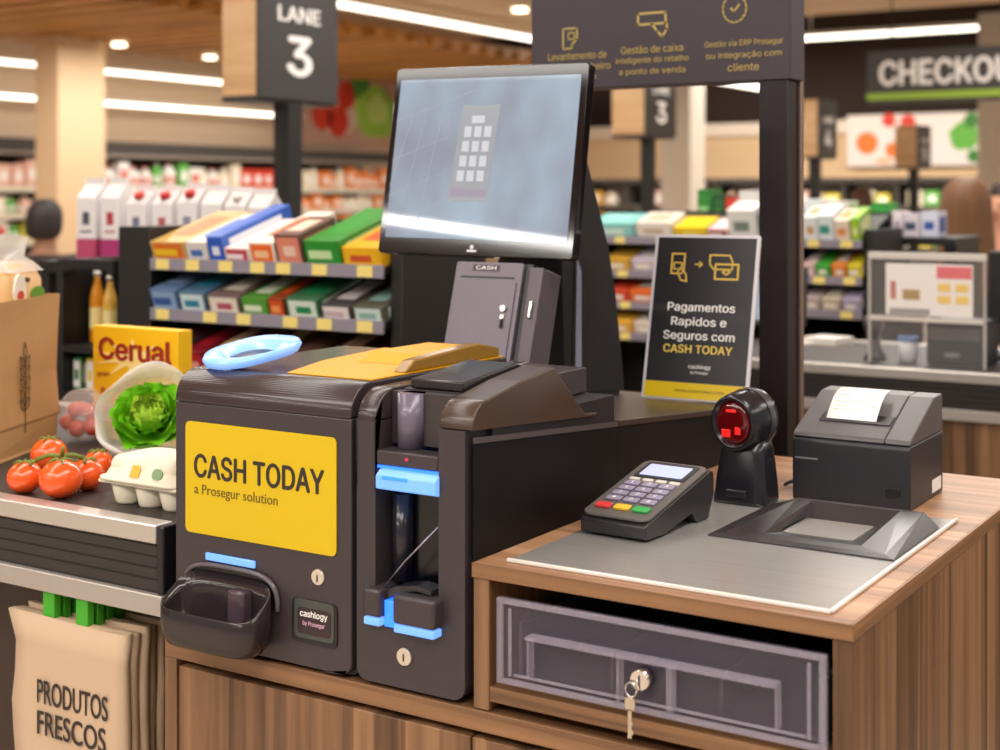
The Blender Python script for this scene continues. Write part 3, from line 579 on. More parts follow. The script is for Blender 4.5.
# ------------------------------------------------------------------ conveyor with groceries
def Pz(px, py, z): return P(px, py, FPX*(CAM.z-z)/(py-HZ))
def conveyor(x0, x1, y0, yd, label, end=True):
    t = thing('checkout_conveyor', label, 'conveyor', ((x0+x1)/2, y0+yd/2, 0))
    G().box(x0, x1-.014, y0+.031, y0+yd-.031, .80, .838).out('belt', BELT, t)
    G().box(x0, x1-.013, y0, y0+.03, .8185, .842, .002).out('front_rail', ALU, t)
    G().box(x0, x1-.013, y0+yd-.03, y0+yd, .8185, .842, .002).out('back_rail', ALU, t)
    g = G(); prof = [(y0+.03, .757), (y0+.006, .757)]
    for i in range(4): z = .761+i*.0142; prof += [(y0+.004, z), (y0+.004, z+.0115), (y0+.0055, z+.012), (y0+.0055, z+.013)]
    prof += [(y0+.004, .8175), (y0+.03, .8175)]
    g.prism(prof, 'x', x0, x1-.013); g.out('ribbed_band', mat('band_black', '2a2625', .4), t)
    G().box(x1-.0125, x1, y0, y0+yd, .757, .842, .003).out('end_cap', BLK, t)
    G().box(x0, x1, y0-.003, y0+.03, .731, .7565, .0015).out('lower_rail', mat('rail_grey', 'b4ada6', .4, .5), t)
    return t
t = conveyor(-3.0, -.455, .0, .66, 'dark belt conveyor with silver rails left of the cash machine carrying groceries')
G().box(-3.0, -.457, .17, .62, 0, .73).out('base_panel', mat('base_brown', '3a2820', .5, var=.2, vs=(30, 30, 1)), t)
KR = mat('kraft_light', 'c6ab8e', .8, bump=.3, bs=300); KR2 = mat('kraft_brown', 'bd9160', .8, bump=.4, bs=200, var=.1, vs=(12, 12, 12))
GRN = mat('tab_green', '3fa423', .5)
for i in range(6):
    y = .002+i*.017; xo = -.002*i+random.uniform(-.004, .004)
    nm = ('front', 'second', 'third', 'fourth', 'fifth', 'rearmost')[i]
    t = thing('shopping_bag', f'kraft shopping bag hanging under the belt, {nm} of the hanging stack' + (' with printed words' if i == 0 else ''), 'bag', (-.63, y+.006, .44), group='kraft bags hanging under the conveyor')
    g = G(); x0, x1, z0, z1 = -.732+xo, -.525+xo, .38, .697-.004*(i % 2)
    rs = []
    for k in range(9):
        z = z0+(z1-z0)*k/8; fl = .010*(k == 8)+.003*math.sin(k*1.7+i); th = .0125-.0015*math.sin(k*.9)
        ring_ = []
        for q in range(9):
            s_ = q/8; ring_.append(Vector((x0-fl*(1-s_)+(x1-x0+fl*.4)*s_, y+.0012*math.sin(s_*9+k+i)+.0008*math.sin(k*2.1), z+.002*math.sin(s_*6+i)*(k == 8))))
        for q in range(8, -1, -1):
            s_ = q/8; ring_.append(Vector((x0-fl*(1-s_)+(x1-x0+fl*.4)*s_, y+th, z)))
        rs.append(ring_)
    b_ = g.rings(rs).out('paper_sack', KR, t)
    for xc in (-.667, -.604): 
        g = G().box(xc-.011, xc+.011, y+.001, y+.0125, .690, .7305, .001); g.out('green_tab', GRN, t)
    if i == 0:
        txt(t, 'lettering', 'PRODUTOS', (-.685, y-.0018, .583), .132, .031, DARKP, bold=.008, depth=.0006, sans=False)
        txt(t, 'lettering', 'FRESCOS', (-.685, y-.0018, .542), .128, .031, DARKP, bold=.008, depth=.0006, sans=False)
# tomatoes on the vine
TOM = mat('tomato_red', 'f0591c', .22, coat=.4, var=.1, vs=(20, 20, 20)); STEM = mat('stem_green', '6f7a2c', .6)
TL = ('plump red tomato at the near side of the vine bunch, biggest of the five', 'red tomato nearest the kraft paper bag, end of the vine bunch', 'red tomato beside the egg carton on the vine', 'red tomato at the back of the vine bunch under the stem', 'red tomato half hidden behind the one beside the egg carton')
Zb = .8382
for (px, py, r), lb in zip(((61, 498, .0295), (25, 493, .0245), (87, 490, .0245), (49, 470, .027), (98, 478, .0225)), TL):
    c = Pz(px, py, Zb); t = thing('tomato', lb, 'tomato', c, group='tomatoes on the vine')
    prof = [(r*max(math.sin(math.pi*k/14), .03)*(1+.03*math.cos(math.pi*k/14)), r*.9-r*.9*math.cos(math.pi*k/14)-(.12*r if k == 14 else 0)) for k in range(15)]
    G().lathe(prof, c, 28).out('flesh', TOM, t)
    g = G()
    for k in range(5):
        a = k*1.257+px; g.tube([c+Vector((0, 0, 1.7*r)), c+Vector((.35*r*math.cos(a), .35*r*math.sin(a), 1.8*r)), c+Vector((.7*r*math.cos(a), .7*r*math.sin(a), 1.66*r))], [.0025, .002, .0006], 6)
    g.out('calyx', STEM, t)
c = Pz(62, 475, .88)
g = G(); a, b_, d_ = Pz(36, 460, .886), Pz(62, 456, .892), Pz(84, 458, .887)
g.tube([a, a*.5+b_*.5+Vector((0, 0, .004)), b_, b_*.5+d_*.5+Vector((0, 0, .003)), d_], .0032, 8); g.tube([b_, b_+Vector((.008, -.005, .014))], [.003, .0022], 8); g.tube([a, a+Vector((-.004, -.008, -.006))], .0025, 8); g.tube([d_, d_+Vector((.006, -.004, -.006))], .0025, 8)
props(g.out('tomato_vine', STEM), 'short green vine stem lying across the tomato bunch', 'stem')
# egg carton
o = Pz(100, 503, Zb); EG = mat('pulp_cream', 'e6dcc6', .85, bump=.5, bs=400)
t = thing('egg_carton', 'cream pulp egg carton with small yellow label between tomatoes and cash machine', 'egg carton', (o.x+.065, o.y+.05, Zb))
g = G()
for i in range(3):
    for j in range(2):
        g.lathe([(.016, 0), (.0175, .003), (.024, .030)], (o.x+.026+i*.044, o.y+.027+j*.048, Zb), 14)
g.box(o.x-.002, o.x+.142, o.y-.002, o.y+.104, Zb+.0285, Zb+.033, .0015); g.out('cup_tray', EG, t)
g = G(); rs = []
for z, ins in ((.0332, -.003), (.037, -.003), (.0375, .002), (.058, .012), (.064, .018), (.0655, .026)): rs.append([Vector((p[0], p[1], Zb+z)) for p in rrect(o.x+.07, o.y+.051, .146-2*ins, .108-2*ins, max(.012, .02-ins*.2), 4)])
g.rings(rs); ld = g.out('lid', EG, t)
g = G()
for i in range(3): g.ell((o.x+.026+i*.044, o.y+.016, Zb+.05), (.019, .012, .016), 14)
g.out('lid_bulge', EG, ld)
tilt = Matrix.Translation((o.x+.068, o.y+.0035, Zb+.048)) @ Matrix.Rotation(math.radians(-24), 4, 'X')
G().box(-.012, .004, -.0016, .001, -.008, .008).out('egg_label', mat('egg_yellow', 'd9ae3c', .6), ld, tilt)
G().prism(rrect(.036, 0, .018, .014, .006), 'y', -.0016, .001).out('green_stamp', mat('stamp_green', '7e9b72', .6), ld, tilt)
# lettuce in bag
c = Pz(150, 452, .86); c.z = .911
ax = (CAM-c).normalized(); ax = (ax*.75+Vector((-.05, -.1, .5))).normalized()
Q = ax.to_track_quat('Z', 'Y').to_matrix().to_4x4()
LET = mat('lettuce_green', '7cc81e', .45, var=.55, vs=(45, 45, 45)); LETL = mat('lettuce_pale', 'c2e552', .5, var=.3, vs=(60, 60, 60))
g = G()
def leaf(g_, M, L, Wd, cup, mi, ph):
    nu, nv = 7, 9; grid = []
    for i in range(nu):
        u = i/(nu-1); row = []
        for j in range(nv):
            v = j/(nv-1)*2-1; wv = Wd*math.sin(math.pi*(.12+.8*u))**.7
            ruff = .13*L*u*abs(v)**1.5*math.sin(9*v+ph+5*u)
            row.append(g_.bm.verts.new(M @ Vector((v*wv, L*u*(1-.12*abs(v)**2)+ruff*.4, cup*(u*u)*L+ruff+.25*Wd*v*v))))
        grid.append(row)
    for i in range(nu-1):
        for j in range(nv-1):
            f = g_.bm.faces.new((grid[i][j], grid[i][j+1], grid[i+1][j+1], grid[i+1][j])); f.material_index = mi; f.smooth = True
for ringi, (n, L, tiltd, mi) in enumerate(((9, .062, 18, 0), (9, .055, 38, 0), (8, .045, 56, 1), (6, .034, 72, 1), (4, .024, 84, 1))):
    for k in range(n):
        a = 2*math.pi*k/n+ringi*.5+random.uniform(-.15, .15)
        M = Matrix.Rotation(a, 4, 'Z') @ Matrix.Translation((0, .006, -.02+ringi*.006)) @ Matrix.Rotation(math.radians(tiltd+random.uniform(-7, 7)), 4, 'X')
        leaf(g, M, L*random.uniform(.92, 1.1), L*.62, .25, mi, random.random()*6)
props(g.out('lettuce', [LET, LETL], None, Matrix.Translation(c) @ Q @ Matrix.Scale(1.0, 4)), 'green curly lettuce head seen in the open white plastic bag', 'lettuce')
FILM = mat('bag_film', 'f1ece6', .25, alpha=.5, spec=.6); FILMC = mat('bag_clear', 'f4f0ea', .15, alpha=.26, spec=.8)
g = G(); rs = []
for k, (r, z) in enumerate(((.02, -.058), (.045, -.052), (.066, -.03), (.077, -.004), (.08, .012), (.083, .022), (.0805, .0225), (.077, .012), (.074, -.004))):
    rs.append([Vector((r*(1+.05*math.sin(3*a+k*.7)+.03*math.sin(7*a))*math.cos(a)*1.0, r*1.06*(1+.05*math.sin(3*a+k*.7))*math.sin(a), z+.004*math.sin(5*a))) for a in [2*math.pi*i/48 for i in range(48)]])
g.rings(rs, False)
props(g.out('produce_bag', FILM, None, Matrix.Translation(c) @ Q @ Matrix.Scale(.94, 4)), 'open white translucent plastic bag around the lettuce on the belt', 'plastic bag')
# pack of small tomatoes
c = Pz(86, 436, .845)
g = G(); g.ell((c.x, c.y, Zb+.043), (.052, .04, .043), 28, noise=.09); props(g.out('tomato_bag', FILMC), 'clear plastic bag of small tomatoes behind the vine tomatoes', 'plastic bag')
for i, (dx, dy, dz, r) in enumerate(((-.03, -.012, .03, .014), (.0, -.018, .022, .015), (.026, -.01, .026, .015), (-.012, -.012, .052, .014), (.016, -.012, .053, .013), (.0, .016, .03, .015), (-.024, .012, .05, .012), (.02, .014, .055, .012))):
    props(G().ell((c.x+dx, c.y+dy, Zb+dz-.0), (r, r, r*.95), 18).out('small_tomato', mat('small_tomato', 'd84a30', .25, coat=.3)), 'small red tomato in the clear bag behind the vine bunch', 'tomato', 'small tomatoes in the clear bag')
# kraft bag with loaf
p0, p1 = Pz(-40, 478, Zb), Pz(58, 441, Zb); d = (p1-p0).normalized(); rz = math.atan2(d.y, d.x); bw = .26
t = thing('paper_bag', 'tall brown kraft bag printed with wheat ear standing at the end of the belt', 'bag', p1-d*bw/2+Vector((0, 0, 0)), (0, 0, rz), local=True)
bh = .247; rs = []
for k, (z, ex) in enumerate(((0, .002), (.004, .0), (.045, .001), (.05, .003), (.12, .0), (.19, .002), (bh, .004), (bh, .0025), (.15, -.002), (.01, -.003))):
    rs.append([Vector((p[0]+.0015*math.sin(p[1]*90+z*60), p[1]+.0012*math.sin(p[0]*70+z*50), z)) for p in rrect(0, .06, bw+2*ex, .12+2*ex, .006, 2)])
rs.append([Vector((p[0], p[1], .01)) for p in rrect(0, .06, .1, .03, .006, 2)])
G().rings(rs, True, 0, False).out('sack', KR2, t)
WP = mat('wheat_print', '5a4528', .7)
g = G(); wx = bw/2-.122
g.band([(wx, .035), (wx, .15)], .0022, -.0035, .0005)
for i in range(5):
    z = .07+i*.017
    for s_ in (-1, 1): g.band([(wx, z), (wx+s_*.012, z+.004), (wx+s_*.016, z+.018), (wx+s_*.006, z+.014), (wx, z+.002)], .002, -.0035, .0005)
g.band([(wx, .15), (wx-.006, .162), (wx, .178), (wx+.006, .162)], .002, -.0035, .0005, closed=True)
g.out('wheat_print', WP, t)
lz = p1-d*.068
u = Vector((-d.y, d.x, 0))
LM = Matrix.Translation(lz+u*.06+Vector((0, 0, .012))) @ Matrix.Rotation(rz, 4, 'Z')
t = thing('bread_pack', 'sliced bread pack in printed plastic wrap sticking out of the kraft bag', 'bread', LM.translation, (0, 0, rz), local=True)
G().rings([[Vector((p[0], p[1], z)) for p in rrect(0, 0, w_, dd, .02, 4)] for z, w_, dd in ((0, .1, .06), (.05, .115, .075), (.2, .125, .085), (.262, .122, .082), (.285, .105, .06), (.292, .08, .03))]).out('loaf', mat('bread_wrap', 'e3b377', .4, var=.12, vs=(20, 20, 20)), t)
g = G(); rs = []
for k, (z, w_, dd) in enumerate(((.275, .116, .08), (.29, .1, .05), (.298, .09, .03), (.318, .118, .02), (.335, .125, .012))): rs.append([Vector((p[0]+.004*math.sin(9*p[0]*20+k), p[1]+.006*math.sin(p[0]*110+k), z+.012*math.sin(p[0]*60)*(k > 2))) for p in rrect(0, 0, w_, dd, .005, 4)])
g.rings(rs, False); g.out('wrap_top', FILM, t)
for nm, cc, cl, rr_ in (('white_patch', (-.03, .245), 'f3ead8', (.02, .028)), ('red_patch', (-.03, .237), 'd2452e', (.011, .009)), ('green_patch', (.03, .238), '6b9c34', (.024, .012)), ('dark_spot', (-.004, .262), '4d3826', (.006, .004))):
    G().prism([(cc[0]+rr_[0]*math.cos(a), cc[1]+rr_[1]*math.sin(a)) for a in [2*math.pi*i/16 for i in range(16)]], 'y', -.0435 - (.0006 if nm == 'red_patch' else 0), -.039).out(nm, mat('wrap_'+nm, cl, .4), t)
# cereal box
a, b_, e = Py(93, 330, .42), Py(178, 331, .42), Py(188, 334, .42)
t = thing('cereal_box', 'yellow cereal box with red lettering standing behind the lettuce', 'box', ((a.x+b_.x)/2, .46, Zb))
CY = mat('cereal_yellow', 'f4bd10', .45)
bx = G().box(a.x, b_.x, .42, .452, Zb, a.z+.008, .001).out('carton', CY, t)
G().prism([((a.x+b_.x)/2-.005+(.03+.045*(k % 2))*math.cos(q)*1.25, a.z-.045+(.014+.03*(k % 2))*math.sin(q)*.8) for k, q in enumerate([2*math.pi*i/20 for i in range(20)])], 'y', .4193, .42).out('sun_burst', mat('burst_cream', 'fbe08a', .5), t)
RP = mat('cereal_red', '9c1f1a', .5)
txt(t, 'lettering', 'Cerual', (a.x+.017, .4188, a.z-.047), (b_.x-a.x)*.84, .036, RP, bold=.025)
txt(t, 'lettering', 'grain', (a.x+.012, .4188, a.z-.078), .03, .01, RP)
g = G()
for dz in (.1, .115, .13): g.cyl((a.x+.02+dz*.05, .42, a.z-dz), (a.x+.02+dz*.05, .4192, a.z-dz), .006)
g.out('flake_print', mat('flake_brown', 'b86a1c', .5), t)
# ------------------------------------------------------------------ candy rack behind the conveyor
RK = mat('rack_black', '120f0d', .5); STR = mat('strip_grey', '8a8490', .3); TAG = mat('tag_yellow', 'e9d47a', .5); TAGP = mat('tag_print', '7a6a40', .6)
BOXC = {}
def carton(name, label, cat, grp, x0, x1, y0, z0, h, dep, cols, tilt=0.0, kind=0):
    """front face at y0, base z0, tilted back about its lower front edge; cols = side, front, patch"""
    ms = [mat('pack_'+c, c, .4) for c in cols]; w = x1-x0; g = G()
    g.box(-w/2, w/2, 0, dep, 0, h, .0012)
    g.box(-w*.42, w*.42, -.0006, .0, h*.08, h*.9, 0, 1); g.box(-w*.3+w*.1*(kind % 3-1), w*.25, -.0011, -.0005, h*.3, h*.62, 0, 2); g.box(-w*.3, w*.3, dep*.2, dep*.8, h-.0001, h+.0005, 0, 2 if kind % 2 else 1); g.box(w/2-.0001, w/2+.0006, dep*.1, dep*.85, h*.2, h*.8, 0, 1 if kind % 2 else 2)
    M = Matrix.Translation(((x0+x1)/2, y0, z0)) @ Matrix.Rotation(tilt, 4, 'X')
    return props(g.out(name, ms, None, M), label, cat, grp)
TI = math.radians(17)
def rack(name, label, x0, x1, y, zs_, tags, dep=.26, lip=.026):
    t = thing(name, label, 'shelf rack', ((x0+x1)/2, y+.2, 0))
    G().box(x0, x1, y+dep+.02, y+dep+.05, 0, zs_[0]+.09).out('back_panel', RK, t)
    G().box(x0-.10, x0-.002, y+.0, y+.3, 0, zs_[0]+.075, .002).out('end_frame', RK, t)
    G().box(x1+.002, x1+.03, y+.02, y+.32, 0, zs_[0]+.04, .002).out('end_panel', RK, t)
    G().box(x0, x1, y+.03, y+.31, 0, .1).out('plinth', RK, t)
    for k, z in enumerate(zs_):
        G().prism([(y+.004, z-.012), (y+.004, z), (y+dep+.015, z+math.tan(TI)*(dep+.011)), (y+dep+.015, z-.012+math.tan(TI)*(dep+.011))], 'x', x0, x1).out('shelf', RK, t)
        st = G().box(x0, x1, y-.002, y+.0035, z-.018, z-.018+lip, .0008).out('price_strip', STR, t)
        for f in tags[k]:
            tx = x0+(x1-x0)*f; tg = G().box(tx-.019, tx+.019, y-.0032, y-.002, z-.016, z+.006).out('price_tag', TAG, st)
    return t
RX0, RX1, RY = -1.463, -.832, .95
rack('candy_rack', 'black shelf rack of sweets behind the conveyor, beside the lane three pole', RX0, RX1, RY, (1.106, .998, .86), ((.06, .2, .35, .49, .6, .75, .93), (.06, .28, .43, .63, .77, .93), (.2, .5, .8)))
def rx(px): return Py(px, 265, RY).x
G1, G2, G3 = 'sweet boxes on the top shelf of the candy rack', 'sweet boxes on the lower shelf of the candy rack', 'packs on the bottom shelf of the candy rack'
for i, (a, b_, h, dep, cols, lb) in enumerate((
    (152, 186, .044, .22, ('c8a25a', 'd9701f', 'ecc21c'), 'yellow and orange sweet box at the end frame of the candy rack'),
    (187, 208, .045, .2, ('d9d2ca', 'dcd6d2', '4a74b8'), 'white sweet box with blue edge beside the yellow and orange box'),
    (209, 224, .058, .23, ('2f62c0', '2a5cc4', 'e9eef6'), 'long blue chocolate box with white top on the rack'),
    (225, 249, .034, .2, ('ead9d6', 'c2455a', 'f0e4e4'), 'small red and white sweet box right beside the blue box'),
    (250, 275, .048, .21, ('f3e4d6', 'ef6f22', 'f7c79a'), 'orange and white sweet box in the middle of the top shelf'),
    (277, 303, .066, .12, ('6b4a40', 'e08a72', 'f0cdb8'), 'upright pink bar box with brown back on the top shelf'),
    (306, 341, .054, .22, ('2e8a2c', '2c9430', 'c8e6b0'), 'green sweet box with white print on the top shelf'),
    (343, 381, .042, .22, ('e2aa18', 'f0b81c', 'd2562a'), 'yellow sweet box at the screen end of the top shelf'))):
    carton('sweet_box', lb, 'box', G1, rx(a), rx(b_), RY+.006, 1.1072, h, dep, cols, TI, i)
for i, (a, b_, h, dep, cols, lb) in enumerate((
    (152, 178, .05, .2, ('5a7196', '8aa6c8', '35599a'), 'blue gum box at the end frame of the lower shelf'),
    (180, 206, .046, .2, ('4a6a88', 'cfe0e2', '2a86a2'), 'white and teal gum box with orange patch on the lower shelf'),
    (208, 240, .042, .18, ('6f5c58', 'e6ddcc', 'b8566a'), 'cream sweet box on the lower shelf beside the teal box'),
    (242, 268, .04, .16, ('4c8a30', '58a038', 'e2ecd2'), 'green mint box on the lower shelf'),
    (269, 284, .042, .16, ('8a3a1c', 'd2561c', 'f09a5a'), 'narrow orange mint box on the lower shelf'),
    (287, 319, .044, .17, ('3a6a48', 'd8e6d8', '1f8a54'), 'white mint box with green top on the lower shelf'),
    (321, 351, .034, .18, ('4a4444', 'e6dcdc', 'c8b4ba'), 'pale pink mint box on the lower shelf'),
    (353, 383, .034, .18, ('5a5a4c', 'cfe2dc', '8fb8ae'), 'pale mint green box at the screen end of the lower shelf'))):
    carton('mint_box', lb, 'box', G2, rx(a), rx(b_), RY+.006, .9992, h, dep, cols, TI, i)
for i, (a, b_, cols, lb) in enumerate(((185, 205, ('7a1420', 'b02028', 'e6a08a'), 'dark red pack on the bottom shelf above the cereal box'), (207, 228, ('6a2418', 'c0552c', 'f0cfa0'), 'rust coloured pack on the bottom shelf'), (230, 252, ('5a3a22', '8a5a2c', 'd8b48a'), 'brown pack on the bottom shelf'), (254, 276, ('9a741c', 'c8941c', 'f0dc9a'), 'gold pack on the bottom shelf above the blue ring'), (280, 310, ('4a3430', '6a4a40', 'c8a89a'), 'dark brown pack on the bottom shelf'), (315, 345, ('5a2a20', 'a0402c', 'e6c0a0'), 'reddish brown pack on the bottom shelf'), (152, 182, ('3a3034', '7a3040', 'd8b0b0'), 'plum coloured pack on the bottom shelf'))):
    carton('snack_pack', lb, 'box', G3, rx(a), rx(b_), RY+.006, .8612, .06, .2, cols, TI, i)
# upper tier with milk cartons behind the rack
MZ = 1.075; MY = 1.31
ax_, bx_ = Py(72, 240, MY).x, Py(276, 240, MY).x
t = thing('carton_shelf', 'black shelf standing behind the candy rack under the milk cartons', 'shelf', ((ax_+bx_)/2, MY+.15, 0))
G().box(ax_-.12, bx_, MY-.01, MY+.3, MZ-.03, MZ).out('top_board', RK, t)
for xx in (ax_-.12, (ax_+bx_)/2, bx_-.03): G().box(xx, xx+.03, MY, MY+.29, 0, MZ-.03).out('upright', RK, t)
CW = mat('carton_white', 'e9e4e4', .4)
def milk(x, y, z, w, h, acc, lb, lower=None, cap='c8261c'):
    t = thing('milk_carton', lb, 'carton', (x, y+w/2, z), group='milk cartons behind the candy rack')
    A = mat('carton_'+acc, acc, .4); hb = h*.76
    G().box(x-w/2, x+w/2, y, y+w, z+.0005, z+hb, .001).out('body', CW, t)
    G().prism([(y, z+hb+.0003), (y+w, z+hb+.0003), (y+w*.55, z+h*.93), (y+w*.55, z+h), (y+w*.45, z+h), (y+w*.45, z+h*.93)], 'x', x-w/2, x+w/2).out('gable', CW, t)
    if cap: G().cyl((x, y+w*.2, z+h*.84), (x, y+w*.13, z+h*.91), w*.2, w*.19, 14).out('cap', mat('cap_'+cap, cap, .4), t)
    g = G(); g.box(x-w*.18, x+w*.18, y-.0008, y, z+hb*.58, z+hb*.78); g.box(x-w*.3, x+w*.3, y-.0008, y, z+hb*.46, z+hb*.49); g.out('print', A, t)
    if lower: G().box(x-w/2-.0004, x+w/2+.0004, y-.001, y+w, z+.001, z+hb*.36, .0005).out('colour_band', mat('carton_'+lower, lower, .4), t)
def mx(px): return Py(px, 215, MY).x
for px, w, h, acc, lb, lo, cap in ((80, .07, .22, '4a4a5c', 'white carton with pink base at the end of the carton shelf', 'b8476c', None), (104, .066, .22, 'b0323a', 'white carton with magenta base beside the end carton', 'a8306e', None), (130, .068, .2, '6a7288', 'white milk carton with grey blue mark', None, 'd23a22'), (156, .068, .2, 'b05a5a', 'white milk carton with pale red stripe near the red cap', None, 'c8261c'), (181, .068, .205, '8a8a9c', 'white milk carton with bright red cap above the yellow sweet box', None, 'c8261c'), (205, .066, .2, '3c8a4c', 'white milk carton with green mark above the blue box', None, None), (229, .064, .195, 'b8bcae', 'plain white milk carton above the red sweet box', None, 'e8e2da'), (252, .062, .19, 'c04030', 'white milk carton with red spot beside the lane pole', None, None)):
    milk(mx(px), MY+.02, MZ, w, h, acc, lb, lo, cap)
for i, px in enumerate((99, 121, 145, 169, 193, 217, 241)):
    milk(Py(px, 215, MY+.12).x, MY+.12, MZ, .066, .188, 'c04a42' if i % 2 else '9aa0b0', 'white milk carton in the rear row behind the front cartons', None, 'c8261c' if i in (1, 3, 4) else None)
# side rack with yellow bottles
sx0, sx1 = Py(62, 300, 1.0).x, Py(113, 300, 1.0).x
t = thing('bottle_rack', 'black side rack holding yellow bottles and small tins beside the kraft bag', 'shelf rack', ((sx0+sx1)/2, 1.1, 0))
for xx in (sx0-.02,): G().box(xx, xx+.02, 1.0, 1.22, 0, 1.10, .002).out('post', RK, t)
G().box(sx0+.001, sx1, 1.2, 1.22, 0, 1.1).out('back_panel', RK, t)
for z in (.90, .795, .68): G().box(sx0+.001, sx1, 1.0, 1.199, z-.015, z).out('shelf', RK, t)
G().prism([(sx0, 1.07), (sx0, 1.102), (sx1, 1.102), (sx1, 1.06), (sx1-.03, 1.08), (sx0+.04, 1.08)], 'y', 1.0, 1.02).out('top_arch', RK, t)
def bottle(name, x, y, z, r, h, col, lb, cat, grp, capc=None):
    t = thing(name, lb, cat, (x, y, z), group=grp)
    G().lathe([(r*.9, .0005), (r, .006), (r, h*.6), (r*.9, h*.7), (r*.42, h*.86), (r*.42, h*.93)], (x, y, z), 18).out('body', mat('bottle_'+col, col, .3), t)
    G().cyl((x, y, z+h*.93), (x, y, z+h), r*.48).out('cap', mat('cap_'+(capc or col), capc or col, .4), t)
    G().cyl((x, y, z+h*.2), (x, y, z+h*.5), r*1.015, cap=False).out('wrap', mat('wrap_'+col, 'f0d890', .5), t)
for i, px in enumerate((83, 97, 110)): bottle('juice_bottle', Py(px, 300, 1.08).x, 1.08, .9004, .0165, .17-.01*(i == 2), ('e8a013', 'd98a10', 'e2b04a')[i], ('yellow bottle nearest the tins on the side rack', 'amber bottle in the middle of the side rack', 'pale amber bottle at the rack end frame')[i], 'bottle', 'bottles on the side rack', 'f0e8da')
for i, (px, z, col) in enumerate(((70, .9002, 'e4dedb'), (70, .9702, 'c8202c'), (70, 1.02, 'd8d0d6'))): 
    t_ = props(G().lathe([(.014, 0), (.0155, .002), (.0155, .042), (.014, .0445)], (Py(px, 300, 1.05).x, 1.05, .9005+i*.045), 18).out('tin', mat('tin_'+col, col, .3)), ('white tin at the foot of the small tower on the side rack', 'red tin in the middle of the small tower', 'pale tin on top of the small tower')[i], 'tin', 'tins stacked on the side rack')
for i in range(4):
    px = 64+i*13; a = Py(px, 400, 1.03); col = ('d8d2d0', '3a7a44', 'e0c23a', 'c8452c')[i]
    carton('small_carton', ('white small carton low on the side rack behind the kraft bag', 'green small carton low on the side rack', 'yellow small carton low on the side rack beside the cereal box', 'red small carton low on the side rack')[i], 'carton', 'small cartons on the lower side rack shelf', a.x-.013, a.x+.013, 1.03, .7952, .075, .08, (col, 'ece6de', col), 0, i)
# notice board between rack and screen
y = 1.36; a, b_ = Py(424, 300, y), Py(462, 300, y)
t = thing('notice_board', 'narrow black board with white paper notice behind the lock box', 'notice board', ((a.x+b_.x)/2, y, 0))
G().box(a.x, b_.x, y, y+.03, 0, 1.18, .001).out('board', RK, t)
G().box(a.x-.008, a.x-.0005, y-.002, y+.03, 0, 1.18).out('silver_edge', mat('edge_silver', 'a9a09a', .3, .5), t)
zt, zb = Py(440, 268, y).z, Py(440, 308, y).z
pn = G().box(a.x+.002, b_.x-.006, y-.002, y-.0002, zb, zt).out('notice', WHT, t)
for i in range(4): G().box(a.x+.02, b_.x-.02-.012*(i % 2), y-.0026, y-.002, zt-.022-i*.022, zt-.016-i*.022).out('notice_line', mat('line_grey', '8d8580', .6), pn)
G().box(a.x+.02, b_.x-.02, y-.002, y-.0002, zb-.035, zb-.012).out('small_label', mat('label_cream', 'e2d6b8', .5), t)
# ------------------------------------------------------------------ lane signs
SB = mat('sign_black', '33302e', .5)
def lane(pxw, pxc, pxe, pyb, D, num, hgt, pole_px, poler, label, words=True):
    c = P(pxc, pyb, D); e = Px(pxe, pyb, c.x); w = Py(pxw, pyb, c.y)
    t = thing('lane_sign', label, 'sign', (c.x-.1, (c.y+e.y)/2, 0))
    z = c.z
    G().box(w.x, c.x-.012, c.y, e.y, z, z+hgt, .003).out('oak_box', WL, t)
    fc = G().box(c.x-.0115, c.x, c.y-.004, e.y+.004, z-.008, z+hgt+.008, .002).out('number_panel', SB, t)
    G().box(w.x, c.x-.012, c.y, e.y, z-.02, z-.0005).out('under_board', SB, t)
    L = e.y-c.y; cm = (c.y+e.y)/2
    if words: txt(fc, 'lettering', 'LANE', (c.x+.0005, cm+L*.0, z+hgt*.60), L*.53, hgt*.115, WHT, (0, 1, 0), (0, 0, 1), bold=.018, align='C', depth=.002)
    txt(fc, 'lettering', num, (c.x+.0005, cm, z+hgt*.18), L*.29, hgt*.3, WHT, (0, 1, 0), (0, 0, 1), bold=.025, align='C', depth=.002)
    q = P(pole_px, pyb, D+ .15)
    pd = FPX*poler/1.0
    G().box(q.x-poler, q.x+poler, q.y-poler, q.y+poler, 0, z-.0205).out('pole', RK, t)
lane(222, 259, 337, 95, 5.0, '3', .46, 288, .036, 'big oak and black lane 3 sign on a pole above the candy rack')
lane(612, 646, 676, 134, 9.0, '3', .44, 648, .036, 'oak and black lane 3 sign under the information banner')
lane(803, 819, 837, 156, 11.5, '4', .46, 815, .04, 'oak and black lane 4 sign beside the dark post')
lane(895, 918, 931, 167, 15.0, '5', .44, 914, .045, 'oak and black lane 5 sign below the checkout sign')
# checkout hanging sign
D = 12; a, b_ = P(867, 104, D), None; y = a.y; b_ = Py(1090, 100, y); zt = a.z+.44
t = thing('checkout_sign', 'long dark hanging checkout sign with white letters and green stripe', 'sign', ((a.x+b_.x)/2, y, a.z))
G().box(a.x, b_.x, y, y+.08, a.z, zt, .004).out('panel', mat('checkout_dark', '3c3937', .5), t)
G().box(a.x, b_.x, y-.006, y-.0005, a.z+.03, a.z+.085).out('green_stripe', mat('stripe_green', '96b83a', .5), t)
p = Py(880, 90, y); q = Py(1033, 90, y)
txt(t, 'lettering', 'CHECKOUT', (p.x, y-.001, a.z+.15), q.x-p.x, .2, WHT, bold=.025, depth=.003)
for xx in (a.x+.2, b_.x-.3): G().cyl((xx, y+.04, zt), (xx, y+.04, 3.42), .008, seg=8).out('hanging_rod', RK, t)
